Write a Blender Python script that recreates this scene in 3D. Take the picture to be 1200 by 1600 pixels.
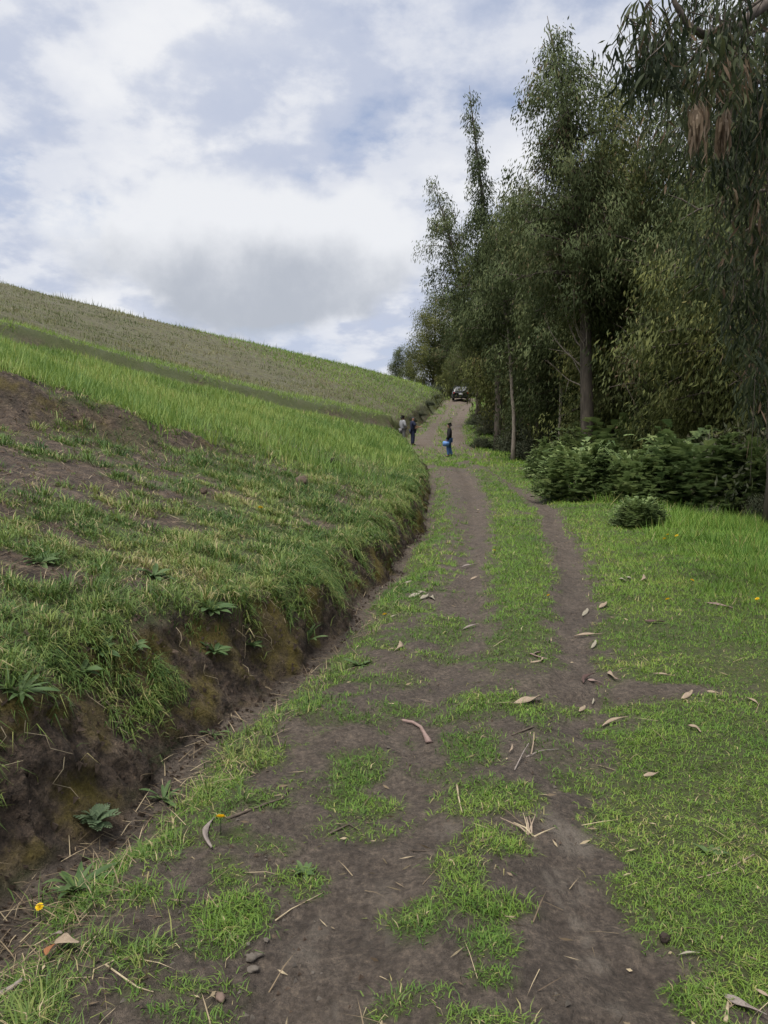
import bpy, bmesh, math, random
import numpy as np
from mathutils import Vector, Matrix

for o in list(bpy.data.objects):
    bpy.data.objects.remove(o, do_unlink=True)
scene = bpy.context.scene
COL = scene.collection
RNG = np.random.default_rng(7)
random.seed(7)

# ------------------------------------------------------------------ camera
PITCH = math.radians(4.76)
EYE = 1.6
cam_data = bpy.data.cameras.new('camera')
cam_data.sensor_fit = 'VERTICAL'
cam_data.sensor_height = 36.0
cam_data.lens = 27.0
cam_data.clip_start = 0.05
cam_data.clip_end = 3000.0
cam = bpy.data.objects.new('camera', cam_data)
COL.objects.link(cam)
cam.location = (0, 0, EYE)
cam.rotation_euler = (math.pi / 2 - PITCH, 0, 0)
scene.camera = cam

# ------------------------------------------------------------------ sky
SUN_EL = math.radians(70)
SUN_AZ = math.radians(-130)          # compass angle from +Y towards +X
CLOUD_STRENGTH = 0.55
world = bpy.data.worlds.new('World')
scene.world = world
world.use_nodes = True


def build_sky():
    nt = world.node_tree
    nt.nodes.clear()
    N = nt.nodes.new
    L = nt.links.new

    def math_(op, a, b=None, c=None, clamp=False):
        n = N('ShaderNodeMath'); n.operation = op; n.use_clamp = clamp
        for i, v in enumerate((a, b, c)):
            if v is None: continue
            if isinstance(v, (int, float)): n.inputs[i].default_value = v
            else: L(v, n.inputs[i])
        return n.outputs[0]

    def ramp(src, lo, hi):
        n = N('ShaderNodeMapRange'); n.interpolation_type = 'SMOOTHSTEP'
        L(src, n.inputs[0]); n.inputs[1].default_value = lo; n.inputs[2].default_value = hi
        return n.outputs[0]

    def noise(vec, scale, detail, rough, lac=2.0, dist=0.0):
        n = N('ShaderNodeTexNoise'); n.noise_dimensions = '3D'
        n.inputs['Scale'].default_value = scale; n.inputs['Detail'].default_value = detail
        n.inputs['Roughness'].default_value = rough; n.inputs['Lacunarity'].default_value = lac
        n.inputs['Distortion'].default_value = dist
        L(vec, n.inputs['Vector'])
        return n.outputs[0]

    tc = N('ShaderNodeTexCoord')
    sep = N('ShaderNodeSeparateXYZ'); L(tc.outputs['Generated'], sep.inputs[0])
    dx, dy, dz = sep.outputs
    up = math_('ADD', math_('MAXIMUM', dz, 0.0), 0.30)
    comb = N('ShaderNodeCombineXYZ')
    L(math_('DIVIDE', dx, up), comb.inputs[0]); L(math_('DIVIDE', dy, up), comb.inputs[1])
    comb.inputs[2].default_value = 3.7
    p = comb.outputs[0]
    def mixrgb(f, a, b):
        n = N('ShaderNodeMix'); n.data_type = 'RGBA'; L(f, n.inputs[0])
        for v, k in ((a, 6), (b, 7)):
            if isinstance(v, tuple): n.inputs[k].default_value = (*v, 1)
            else: L(v, n.inputs[k])
        return n.outputs[2]

    g = tc.outputs['Generated']
    n1 = noise(p, 1.9, 10, 0.56)                       # broken sheet of mid-level cloud
    n2 = noise(p, 5.5, 9, 0.56)
    n3 = noise(g, 6.5, 10, 0.58)
    sheet = math_('ADD', math_('MULTIPLY', n1, 0.46), math_('MULTIPLY', n2, 0.54))
    cover = ramp(sheet, 0.31, 0.465)
    lowb = ramp(math_('ADD', dz, math_('MULTIPLY', math_('SUBTRACT', n3, 0.5), 0.30)), 0.33, 0.22)
    cover = math_('MAXIMUM', cover, math_('MULTIPLY', lowb, 0.92))
    # lit and shaded sides: the same field sampled a little towards the sun
    off = N('ShaderNodeVectorMath'); off.operation = 'ADD'; L(p, off.inputs[0]); off.inputs[1].default_value = (-0.07, -0.04, 0.0)
    n1b = noise(off.outputs[0], 1.9, 10, 0.56); n2b = noise(off.outputs[0], 5.5, 9, 0.56)
    sheet_b = math_('ADD', math_('MULTIPLY', n1b, 0.46), math_('MULTIPLY', n2b, 0.54))
    lit = ramp(math_('SUBTRACT', sheet, sheet_b), -0.065, 0.065)
    dens = ramp(sheet, 0.46, 0.68)
    shade = math_('ADD', math_('MULTIPLY', lit, 0.55), math_('MULTIPLY', dens, 0.45))
    cl = mixrgb(shade, (0.60, 0.655, 0.80), (0.97, 0.98, 1.01))
    # one heavy cumulus standing over the ridge, lit rim, grey belly
    cdir = (Vector((1, 0, 0)) * ((415 - 600) / 1200) + Vector((0, math.cos(PITCH), -math.sin(PITCH)))
            + Vector((0, math.sin(PITCH), math.cos(PITCH))) * ((800 - 400) / 1200)).normalized()
    sub = N('ShaderNodeVectorMath'); sub.operation = 'SUBTRACT'; L(g, sub.inputs[0]); sub.inputs[1].default_value = cdir
    scl = N('ShaderNodeVectorMath'); scl.operation = 'MULTIPLY'; L(sub.outputs[0], scl.inputs[0])
    scl.inputs[1].default_value = (1.0 / 0.185, 1.0 / 0.3, 1.0 / 0.075)
    ln = N('ShaderNodeVectorMath'); ln.operation = 'LENGTH'; L(scl.outputs[0], ln.inputs[0])
    n4 = noise(g, 5.0, 10, 0.56)
    body = math_('ADD', ln.outputs['Value'], math_('MULTIPLY', math_('SUBTRACT', n4, 0.5), 1.7))
    hc = ramp(body, 1.32, 0.98)
    sc2 = N('ShaderNodeSeparateXYZ'); L(scl.outputs[0], sc2.inputs[0])
    n5 = noise(g, 11.0, 9, 0.58)
    belly = ramp(math_('ADD', math_('ADD', sc2.outputs[2], math_('MULTIPLY', math_('SUBTRACT', n5, 0.5), 1.5)), math_('MULTIPLY', body, 0.62)), 0.95, -0.35)
    heavy_c = mixrgb(belly, (0.94, 0.955, 0.99), (0.53, 0.565, 0.635))
    cl = mixrgb(hc, cl, heavy_c)
    cover = math_('MAXIMUM', cover, hc)
    sky = N('ShaderNodeTexSky'); sky.sky_type = 'NISHITA'; sky.sun_disc = False
    sky.sun_elevation = SUN_EL; sky.sun_rotation = SUN_AZ
    sky.altitude = 2800; sky.air_density = 1.0; sky.dust_density = 1.5
    b1 = N('ShaderNodeBackground'); b1.inputs[1].default_value = 0.10
    L(sky.outputs[0], b1.inputs[0])
    b2 = N('ShaderNodeBackground'); b2.inputs[1].default_value = CLOUD_STRENGTH
    L(cl, b2.inputs[0])
    ms = N('ShaderNodeMixShader')
    L(math_('ADD', math_('MULTIPLY', cover, 0.66), 0.32), ms.inputs[0])
    L(b1.outputs[0], ms.inputs[1]); L(b2.outputs[0], ms.inputs[2])
    out = N('ShaderNodeOutputWorld'); L(ms.outputs[0], out.inputs[0])


build_sky()
sun_data = bpy.data.lights.new('sun', 'SUN')
sun_data.energy = 3.2
sun_data.angle = math.radians(40)
sun_data.color = (1.0, 0.96, 0.90)
sun = bpy.data.objects.new('sun', sun_data)
COL.objects.link(sun)
sdir = Vector((math.sin(SUN_AZ) * math.cos(SUN_EL), math.cos(SUN_AZ) * math.cos(SUN_EL), math.sin(SUN_EL)))
sun.rotation_euler = sdir.to_track_quat('Z', 'Y').to_euler()
sun.location = (-20, 20, 40)

vs = scene.view_settings
vs.view_transform = 'Standard'; vs.look = 'None'; vs.gamma = 1.0; vs.use_curve_mapping = False
vs.exposure = 0.74
scene.render.engine = 'CYCLES'
scene.cycles.max_bounces = 5
scene.cycles.diffuse_bounces = 2
scene.cycles.glossy_bounces = 2
scene.cycles.transmission_bounces = 4
scene.cycles.transparent_max_bounces = 4
scene.cycles.use_denoising = True
scene.cycles.use_adaptive_sampling = True
scene.cycles.adaptive_threshold = 0.02


# ------------------------------------------------------------------ helpers
def hash2(ix, iy, seed):
    h = (ix.astype(np.int64) * 374761393 + iy.astype(np.int64) * 668265263 + seed * 974634777) & 0xFFFFFFFF
    h = ((h ^ (h >> 13)) * 1274126177) & 0xFFFFFFFF
    h = ((h ^ (h >> 16)) * 2246822519) & 0xFFFFFFFF
    return ((h ^ (h >> 15)) & 0xFFFFFF) / float(0xFFFFFF)


def vn(x, y, seed=0):
    x = np.asarray(x, float); y = np.asarray(y, float)
    ix = np.floor(x); iy = np.floor(y)
    fx = x - ix; fy = y - iy
    fx = fx * fx * fx * (fx * (fx * 6 - 15) + 10); fy = fy * fy * fy * (fy * (fy * 6 - 15) + 10)
    a = hash2(ix, iy, seed); b = hash2(ix + 1, iy, seed)
    c = hash2(ix, iy + 1, seed); d = hash2(ix + 1, iy + 1, seed)
    return (a + (b - a) * fx + (c - a) * fy + (a - b - c + d) * fx * fy) * 2 - 1


def fbm(x, y, scale=1.0, octaves=4, seed=0, gain=0.5):
    s = 0; a = 1.0; t = 0; f = scale
    for i in range(octaves):
        s = s + a * vn(x * f + 17.3 * i, y * f - 9.1 * i, seed + i * 13)
        t += a; a *= gain; f *= 2.03
    return s / t


def sm(x):
    x = np.clip(x, 0, 1)
    return x * x * (3 - 2 * x)


def table(pairs, soft=0.0):
    a = np.array(pairs, float)
    if soft <= 0:
        return lambda y: np.interp(y, a[:, 0], a[:, 1])
    g = np.arange(a[0, 0], a[-1, 0] + 1e-6, 0.1)
    v = np.interp(g, a[:, 0], a[:, 1])
    k = max(3, int(soft / 0.1) | 1)
    pad = np.concatenate([np.full(k, v[0]), v, np.full(k, v[-1])])
    ker = np.hanning(k + 2)[1:-1]; ker /= ker.sum()
    v2 = np.convolve(pad, ker, 'same')[k:-k]
    return lambda y: np.interp(y, g, v2)


def link(name, mesh, mat=None, parent=None):
    o = bpy.data.objects.new(name, mesh)
    COL.objects.link(o)
    if mat is not None and len(mesh.materials) == 0:
        mesh.materials.append(mat)
    if parent is not None:
        o.parent = parent
    return o


def empty(name, loc=(0, 0, 0), rz=0.0):
    o = bpy.data.objects.new(name, None)
    o.empty_display_size = 0.1
    COL.objects.link(o)
    o.location = loc; o.rotation_euler = (0, 0, rz)
    return o


def tag(o, label=None, cat=None, group=None, kind=None):
    if label: o['label'] = label
    if cat: o['category'] = cat
    if group: o['group'] = group
    if kind: o['kind'] = kind
    return o


def np_mesh(name, V, quads=None, tris=None, attrs=None, smooth=True, normals=None):
    me = bpy.data.meshes.new(name)
    V = np.asarray(V, np.float32)
    nq = 0 if quads is None else len(quads); nt_ = 0 if tris is None else len(tris)
    me.vertices.add(len(V)); me.vertices.foreach_set('co', V.ravel())
    loops = []
    if nq: loops.append(np.asarray(quads, np.int32).ravel())
    if nt_: loops.append(np.asarray(tris, np.int32).ravel())
    loops = np.concatenate(loops)
    me.loops.add(len(loops)); me.loops.foreach_set('vertex_index', loops)
    starts = np.concatenate([np.arange(nq) * 4, nq * 4 + np.arange(nt_) * 3]).astype(np.int32)
    me.polygons.add(nq + nt_); me.polygons.foreach_set('loop_start', starts)
    me.polygons.foreach_set('use_smooth', np.full(nq + nt_, bool(smooth)))
    me.update(calc_edges=True)
    if attrs:
        for k, v in attrs.items():
            at = me.attributes.new(k, 'FLOAT', 'POINT')
            at.data.foreach_set('value', np.asarray(v, np.float32))
    if normals is not None:
        me.normals_split_custom_set_from_vertices(np.asarray(normals, np.float32))
    return me


class MB:
    """collects simple shapes into one mesh"""
    def __init__(self):
        self.v = []; self.f = []; self.m = []

    def add(self, vs_, fs, mi=0):
        b = len(self.v)
        self.v += [tuple(p) for p in vs_]
        self.f += [tuple(i + b for i in f) for f in fs]
        self.m += [mi] * len(fs)

    def box(self, c, s, mi=0, rot=None):
        hx, hy, hz = s[0] / 2, s[1] / 2, s[2] / 2
        P = [Vector((x, y, z)) for z in (-hz, hz) for y in (-hy, hy) for x in (-hx, hx)]
        if rot is not None: P = [rot @ p for p in P]
        P = [p + Vector(c) for p in P]
        self.add(P, [(0, 2, 3, 1), (4, 5, 7, 6), (0, 1, 5, 4), (2, 6, 7, 3), (0, 4, 6, 2), (1, 3, 7, 5)], mi)

    def tube(self, pts, radii, n=6, mi=0, cap=True):
        pts = [Vector(p) for p in pts]
        if isinstance(radii, (int, float)): radii = [radii] * len(pts)
        rings = []
        ref = Vector((0.31, 0.17, 0.93))
        for i, p in enumerate(pts):
            d = (pts[min(i + 1, len(pts) - 1)] - pts[max(i - 1, 0)])
            if d.length < 1e-9: d = Vector((0, 0, 1))
            d.normalize()
            r_ = ref if abs(d.dot(ref)) < 0.95 else Vector((1, 0, 0))
            u = d.cross(r_).normalized(); w = d.cross(u)
            rings.append([p + (u * math.cos(2 * math.pi * k / n) + w * math.sin(2 * math.pi * k / n)) * radii[i] for k in range(n)])
        V = [q for r in rings for q in r]; F = []
        for i in range(len(pts) - 1):
            for k in range(n):
                a = i * n + k; b = i * n + (k + 1) % n
                F.append((a, b, b + n, a + n))
        if cap:
            F.append(tuple(range(n))[::-1]); F.append(tuple((len(pts) - 1) * n + k for k in range(n)))
        self.add(V, F, mi)

    def mesh(self, name, mats=(), smooth=True):
        me = bpy.data.meshes.new(name)
        me.from_pydata(self.v, [], self.f)
        for m in mats: me.materials.append(m)
        me.polygons.foreach_set('material_index', np.array(self.m, np.int32))
        me.polygons.foreach_set('use_smooth', np.full(len(self.f), smooth))
        me.update()
        return me


# ------------------------------------------------------------------ materials
def new_mat(name):
    m = bpy.data.materials.new(name); m.use_nodes = True
    nt = m.node_tree; nt.nodes.clear()
    out = nt.nodes.new('ShaderNodeOutputMaterial')
    return m, nt, out


def nd(nt, typ, **kw):
    n = nt.nodes.new(typ)
    for k, v in kw.items(): setattr(n, k, v)
    return n


def noise_n(nt, scale, detail=4, rough=0.5, vec=None, dist=0.0):
    n = nt.nodes.new('ShaderNodeTexNoise')
    n.inputs['Scale'].default_value = scale; n.inputs['Detail'].default_value = detail
    n.inputs['Roughness'].default_value = rough; n.inputs['Distortion'].default_value = dist
    if vec is not None: nt.links.new(vec, n.inputs['Vector'])
    return n.outputs[0]


def ramp_n(nt, src, stops):
    r = nt.nodes.new('ShaderNodeValToRGB')
    e = r.color_ramp.elements
    while len(e) < len(stops): e.new(0.5)
    for i, (p, c) in enumerate(stops):
        e[i].position = p; e[i].color = (*c, 1) if len(c) == 3 else c
    nt.links.new(src, r.inputs[0])
    return r.outputs[0]


def mix_n(nt, fac, a, b, mode='MIX'):
    n = nt.nodes.new('ShaderNodeMix'); n.data_type = 'RGBA'; n.blend_type = mode
    for s, i in ((fac, 0), (a, 6), (b, 7)):
        if isinstance(s, (int, float)): n.inputs[i].default_value = s
        elif isinstance(s, tuple): n.inputs[i].default_value = (*s, 1) if len(s) == 3 else s
        else: nt.links.new(s, n.inputs[i])
    return n.outputs[2]


def mth(nt, op, a, b=None, clamp=False):
    n = nt.nodes.new('ShaderNodeMath'); n.operation = op; n.use_clamp = clamp
    for i, v in enumerate((a, b)):
        if v is None: continue
        if isinstance(v, (int, float)): n.inputs[i].default_value = v
        else: nt.links.new(v, n.inputs[i])
    return n.outputs[0]


def attr_n(nt, name):
    n = nt.nodes.new('ShaderNodeAttribute'); n.attribute_name = name
    return n.outputs['Fac']


def map_n(nt, src, lo, hi, a=0.0, b=1.0):
    n = nt.nodes.new('ShaderNodeMapRange'); n.interpolation_type = 'SMOOTHSTEP'
    nt.links.new(src, n.inputs[0])
    n.inputs[1].default_value = lo; n.inputs[2].default_value = hi
    n.inputs[3].default_value = a; n.inputs[4].default_value = b
    return n.outputs[0]


def leaf_mat(name, stops, trans=0.3, rough=0.55, spec=0.25, obj_var=0.0):
    """blades and leaves: colour from each piece's own tint, some light let through"""
    m, nt, out = new_mat(name)
    t = attr_n(nt, 'tint')
    if obj_var:
        oi = nt.nodes.new('ShaderNodeObjectInfo')
        t = mth(nt, 'ADD', t, mth(nt, 'MULTIPLY', mth(nt, 'SUBTRACT', oi.outputs['Random'], 0.5), obj_var), True)
    c = ramp_n(nt, t, stops)
    b = nd(nt, 'ShaderNodeBsdfPrincipled')
    nt.links.new(c, b.inputs['Base Color'])
    b.inputs['Roughness'].default_value = rough
    b.inputs['Specular IOR Level'].default_value = spec
    tr = nd(nt, 'ShaderNodeBsdfTranslucent'); nt.links.new(c, tr.inputs[0])
    ms = nd(nt, 'ShaderNodeMixShader'); ms.inputs[0].default_value = trans
    nt.links.new(b.outputs[0], ms.inputs[1]); nt.links.new(tr.outputs[0], ms.inputs[2])
    nt.links.new(ms.outputs[0], out.inputs[0])
    return m


def plain_mat(name, c1, c2, scale=8.0, rough=0.7, bump=0.2, spec=0.3, metallic=0.0, detail=5, stretch=None):
    m, nt, out = new_mat(name)
    tc = nd(nt, 'ShaderNodeTexCoord'); v = tc.outputs['Object']
    if stretch:
        mp = nd(nt, 'ShaderNodeMapping'); mp.inputs['Scale'].default_value = stretch
        nt.links.new(v, mp.inputs[0]); v = mp.outputs[0]
    n = noise_n(nt, scale, detail, 0.6, v)
    c = ramp_n(nt, n, [(0.3, c1), (0.7, c2)])
    b = nd(nt, 'ShaderNodeBsdfPrincipled')
    nt.links.new(c, b.inputs['Base Color'])
    b.inputs['Roughness'].default_value = rough; b.inputs['Specular IOR Level'].default_value = spec
    b.inputs['Metallic'].default_value = metallic
    if bump:
        bp = nd(nt, 'ShaderNodeBump'); bp.inputs['Strength'].default_value = bump; bp.inputs['Distance'].default_value = 0.02
        nt.links.new(n, bp.inputs['Height']); nt.links.new(bp.outputs[0], b.inputs['Normal'])
    nt.links.new(b.outputs[0], out.inputs[0])
    return m


def ground_mat():
    m, nt, out = new_mat('soil_and_turf')
    geo = nd(nt, 'ShaderNodeNewGeometry'); P = geo.outputs['Position']
    big = noise_n(nt, 0.9, 5, 0.6, P); mid = noise_n(nt, 6.0, 9, 0.68, P); fine = noise_n(nt, 60.0, 6, 0.7, P); grit = noise_n(nt, 24.0, 7, 0.72, P)
    mp = nd(nt, 'ShaderNodeMapping'); mp.inputs['Scale'].default_value = (9, 2.2, 6); nt.links.new(P, mp.inputs[0])
    smear = noise_n(nt, 1.6, 6, 0.65, mp.outputs[0], 0.4)
    # mud: dark violet grey brown, lighter dry scuffs
    c = ramp_n(nt, mid, [(0.3, (0.052, 0.040, 0.031)), (0.5, (0.096, 0.076, 0.060)), (0.7, (0.145, 0.117, 0.092))])
    c = mix_n(nt, mth(nt, 'MULTIPLY', map_n(nt, smear, 0.58, 0.74), 0.22), c, (0.145, 0.120, 0.096))
    c = mix_n(nt, mth(nt, 'MULTIPLY', map_n(nt, big, 0.55, 0.3), 0.4), c, (0.026, 0.021, 0.017))
    c = mix_n(nt, mth(nt, 'MULTIPLY', map_n(nt, fine, 0.62, 0.72), 0.35), c, (0.05, 0.04, 0.035))
    c = mix_n(nt, mth(nt, 'MULTIPLY', map_n(nt, fine, 0.36, 0.26), 0.4), c, (0.11, 0.092, 0.073))
    c = mix_n(nt, mth(nt, 'MULTIPLY', map_n(nt, grit, 0.51, 0.60), 0.6), c, (0.040, 0.030, 0.022))
    c = mix_n(nt, mth(nt, 'MULTIPLY', map_n(nt, grit, 0.46, 0.36), 0.55), c, (0.165, 0.130, 0.098))
    c = mix_n(nt, 1.0, c, ramp_n(nt, noise_n(nt, 38.0, 8, 0.75, P), [(0.36, (0.45, 0.44, 0.43)), (0.5, (1.0, 1.0, 1.0)), (0.64, (1.75, 1.72, 1.66))]), 'MULTIPLY')
    sc_ = mth(nt, 'MULTIPLY', attr_n(nt, 'scuff'), map_n(nt, smear, 0.38, 0.56))
    c = mix_n(nt, mth(nt, 'MULTIPLY', sc_, 0.85), c, (0.21, 0.18, 0.145))
    # dry dusty road further up
    c = mix_n(nt, mth(nt, 'MULTIPLY', attr_n(nt, 'dry'), map_n(nt, mid, 0.2, 0.6, 0.55, 1.0)), c, (0.112, 0.087, 0.066))
    # bare dug earth of the bank and scarps
    e = ramp_n(nt, mid, [(0.3, (0.026, 0.019, 0.014)), (0.5, (0.070, 0.050, 0.036)), (0.70, (0.165, 0.122, 0.084))])
    e = mix_n(nt, mth(nt, 'MULTIPLY', map_n(nt, grit, 0.55, 0.68), 0.6), e, (0.022, 0.016, 0.012))
    e = mix_n(nt, mth(nt, 'MULTIPLY', map_n(nt, grit, 0.42, 0.3), 0.5), e, (0.19, 0.145, 0.10))
    e = mix_n(nt, 1.0, e, ramp_n(nt, noise_n(nt, 30.0, 8, 0.75, P), [(0.36, (0.45, 0.44, 0.43)), (0.5, (1.0, 1.0, 1.0)), (0.64, (1.8, 1.75, 1.66))]), 'MULTIPLY')
    c = mix_n(nt, attr_n(nt, 'earth'), c, e)
    moss_f = mth(nt, 'MULTIPLY', attr_n(nt, 'moss'), map_n(nt, noise_n(nt, 2.6, 6, 0.6, P), 0.42, 0.62))
    moss_c = ramp_n(nt, fine, [(0.3, (0.075, 0.056, 0.010)), (0.7, (0.165, 0.130, 0.024))])
    c = mix_n(nt, moss_f, c, moss_c)
    # thatch between the blades
    th = ramp_n(nt, noise_n(nt, 22, 5, 0.7, P), [(0.3, (0.035, 0.048, 0.014)), (0.52, (0.065, 0.085, 0.022)), (0.75, (0.115, 0.100, 0.050))])
    c = mix_n(nt, attr_n(nt, 'cov'), c, th)
    # weedy far field: dry olive
    fld = ramp_n(nt, noise_n(nt, 3.5, 7, 0.72, P), [(0.3, (0.042, 0.034, 0.024)), (0.5, (0.088, 0.080, 0.042)), (0.72, (0.125, 0.140, 0.052))])
    c = mix_n(nt, attr_n(nt, 'field'), c, fld)
    b = nd(nt, 'ShaderNodeBsdfPrincipled')
    nt.links.new(c, b.inputs['Base Color'])
    r = mth(nt, 'ADD', map_n(nt, big, 0.3, 0.6, 0.62, 0.85), 0.0)
    nt.links.new(r, b.inputs['Roughness']); b.inputs['Specular IOR Level'].default_value = 0.3
    h = mth(nt, 'ADD', mth(nt, 'MULTIPLY', mid, 0.6), mth(nt, 'MULTIPLY', fine, 0.22))
    h = mth(nt, 'ADD', h, mth(nt, 'MULTIPLY', smear, 0.10))
    h = mth(nt, 'ADD', h, mth(nt, 'MULTIPLY', grit, 0.55))
    bp = nd(nt, 'ShaderNodeBump'); bp.inputs['Strength'].default_value = 1.0; bp.inputs['Distance'].default_value = 0.07
    nt.links.new(h, bp.inputs['Height']); nt.links.new(bp.outputs[0], b.inputs['Normal'])
    nt.links.new(b.outputs[0], out.inputs[0])
    return m


M_GROUND = ground_mat()
G_DK = (0.030, 0.062, 0.014); G_MD = (0.070, 0.135, 0.024); G_LT = (0.130, 0.190, 0.034); G_YL = (0.215, 0.225, 0.060); STRAW = (0.34, 0.27, 0.15)
M_LAWN = leaf_mat('lawn_blade', [(0.0, (0.050, 0.110, 0.020)), (0.35, (0.112, 0.204, 0.034)), (0.75, (0.190, 0.278, 0.048)), (0.90, (0.30, 0.29, 0.09)), (1.0, (0.42, 0.34, 0.19))], 0.35)
M_TUFT = leaf_mat('tuft_blade', [(0.0, (0.036, 0.076, 0.020)), (0.35, (0.090, 0.152, 0.036)), (0.62, (0.172, 0.222, 0.055)), (0.80, (0.28, 0.25, 0.10)), (1.0, (0.44, 0.36, 0.22))], 0.3)
M_CROP = leaf_mat('crop_blade', [(0.0, (0.060, 0.122, 0.026)), (0.45, (0.140, 0.215, 0.046)), (0.8, (0.225, 0.285, 0.070)), (1.0, (0.32, 0.30, 0.11))], 0.38)
M_WEED = leaf_mat('field_weed', [(0.0, (0.046, 0.066, 0.022)), (0.4, (0.098, 0.118, 0.042)), (0.75, (0.160, 0.155, 0.064)), (1.0, (0.25, 0.21, 0.105))], 0.3)
M_DRY = leaf_mat('dead_stalk', [(0.0, (0.085, 0.060, 0.040)), (0.5, (0.205, 0.155, 0.095)), (1.0, (0.40, 0.325, 0.205))], 0.15)

# ------------------------------------------------------------------ the lie of the land
# road ruts and bank foot: distance along the lane (Y) against X, in metres
rutL = table([(-8, -1.6), (1.5, -.30), (2.4, -.15), (4.3, .22), (6.2, .68), (10.5, 1.18), (16, 1.9), (22, 2.5), (30, 2.9), (36, 3.0), (48, 3.0), (60, 4.0), (72, 5.8), (85, 7.8), (100, 8.9), (125, 6.0), (400, -60)], 1.5)
rutR = table([(-8, -.5), (1.5, .72), (2.4, .80), (4.3, 1.24), (6.2, 1.55), (10.5, 2.58), (16, 3.5), (22, 3.75), (30, 4.1), (36, 4.25), (48, 4.2), (60, 5.2), (72, 7.0), (85, 9.1), (100, 10.2), (125, 7.4), (400, -58)], 1.5)
footX = table([(-8, -2.9), (2.7, -1.42), (4.4, -1.0), (5.9, -.6), (8.8, 0), (14.5, .72), (25, 1.5), (36, 1.6), (43, 1.15), (47, .75), (52, 1.5), (60, 2.7), (70, 4.4), (85, 6.9), (100, 7.6), (125, 4.6), (400, -62)], 1.5)
roadZ = table([(-40, -.3), (0, 0), (10, .15), (20, .46), (36, 1.15), (42, 1.45), (48, 1.86), (60, 3.2), (72, 4.95), (84, 6.8), (90, 7.4), (100, 7.7), (130, 7.6), (400, 2)], 4.0)
corr = table([(-8, -.4), (3, -.36), (9, -.30), (14.5, -.02), (25, -.2), (38, -.72), (48, -.85), (60, -.6), (85, -.4), (400, -.4)], 3.0)
faceW = table([(-8, .5), (3, .48), (6, .36), (10, .28), (20, .4), (35, .7), (45, .7), (60, .7), (85, .9), (400, 3)], 2.0)
A_PT = np.array([6.4, 85.0]); CREST_N = np.array([-.566, .824])


def footline(Y):
    return footX(Y) + 0.10 * vn(Y * 1.3, 0 * Y + 2.2, 5) + 0.05 * vn(Y * 3.7, 0 * Y + 7.2, 6)


def scarp_q(X, Y):
    q = -.695 * (X + 5.5) + .72 * (Y - 9.0) + .32 * fbm(X, Y, .9, 3, 41)
    l = .72 * (X + 5.5) + .695 * (Y - 9.0)
    return q, l


def furrow_q(X, Y):
    q = -.857 * (X + 12) + .514 * (Y - 24) + .45 * fbm(X, Y, .35, 3, 51)
    l = .514 * (X + 12) + .857 * (Y - 24)
    return q, l


def scarp_amp(l):
    return .66 * np.clip(1 - (l - .6) / 4.2, 0, 1)


def hill(X, Y):
    z = .45 + corr(Y) + .02 * Y + .00122 * np.clip(Y, -5, 110) ** 2 - .3 * X
    q, l = scarp_q(X, Y)
    z = z + scarp_amp(l) * sm(q / .55) * sm((Y + 1) / 6)
    q, l = furrow_q(X, Y)
    z = z + (.42 * sm(q / .9) - .16 * np.exp(-((q + .35) / .55) ** 2)) * sm((l + 14) / 8)
    d = (X - A_PT[0]) * CREST_N[0] + (Y - A_PT[1]) * CREST_N[1]
    z = z - .46 * np.log1p(np.exp(np.clip(d / 2.2, -40, 40))) * 2.2
    sq_, sl_ = scarp_q(X, Y)
    z = z + .16 * fbm(X, Y, 2.4, 4, 44, .6) * np.exp(-((sq_ - .2) / .7) ** 2) * (scarp_amp(sl_) > .02)
    z = z + .10 * fbm(X, Y, .35, 4, 3) + .035 * fbm(X, Y, 2.2, 3, 9)
    z = z + .05 * sm((q - 1) / 2) * np.sin((l * .35 + q * 4.2)) * sm((60 - Y) / 30)
    return z


def landZ(X, Y):
    X = np.asarray(X, float); Y = np.asarray(Y, float)
    xf = footline(Y); c = X - xf
    rl = rutL(Y); rr = rutR(Y); mid = (rl + rr) / 2
    zr = roadZ(Y)
    near = sm((30 - Y) / 20)
    wl = .30 - .1 * sm((Y - 3) / 3); wr = .28 - .08 * sm((Y - 3) / 3)
    road = zr - .055 * np.exp(-((X - rl) / wl) ** 2) - .055 * np.exp(-((X - rr) / wr) ** 2)
    road = road + .03 * np.exp(-((X - mid) / .4) ** 2)
    road = road - .10 * np.exp(-((c - .12) / .22) ** 2) * sm((44 - Y) / 10)
    rough = np.abs(fbm(X, Y, 5.0, 3, 23))
    road = road + .03 * fbm(X, Y, 1.8, 4, 21) + (.020 * fbm(X, Y, 7.5, 4, 22, .6) - .03 * rough) * near
    # to the right: level grass, then a shoulder up the hill and falling forest floor
    t = X - rr
    out = np.clip(t - 1.2, 0, None)
    shoulder = .75 * sm((t - .9) / 1.6) * sm((Y - 44) / 10) * sm((110 - Y) / 15)
    fall = -.05 * np.clip(out, 0, 6) - .10 * np.clip(out - 6, 0, 60)
    road = road + shoulder + fall + .09 * fbm(X, Y, .6, 3, 25) * sm(t / 1.5)
    h = hill(X, Y)
    h = h - (.95 * sm((Y - 46) / 6) * sm((110 - Y) / 20)) * np.exp(np.clip(c, -30, 0) / 3.0)
    h = np.maximum(h, zr + .35)
    w = faceW(Y) * (1 + .5 * vn(Y * 1.9, X * 0 + 3, 15))
    k = np.clip(-c / w, 0, 1)
    prof = np.where(k < .12, k * 1.2, np.where(k < .75, .144 + (k - .12) * 1.2, .9 + (k - .75) * .4))
    z = np.where(c > 0, road, zr + (road - zr) * (1 - k) + (h - zr) * prof)
    return z


CF = Vector((0, math.cos(PITCH), -math.sin(PITCH))); CU = Vector((0, math.sin(PITCH), math.cos(PITCH)))


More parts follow.
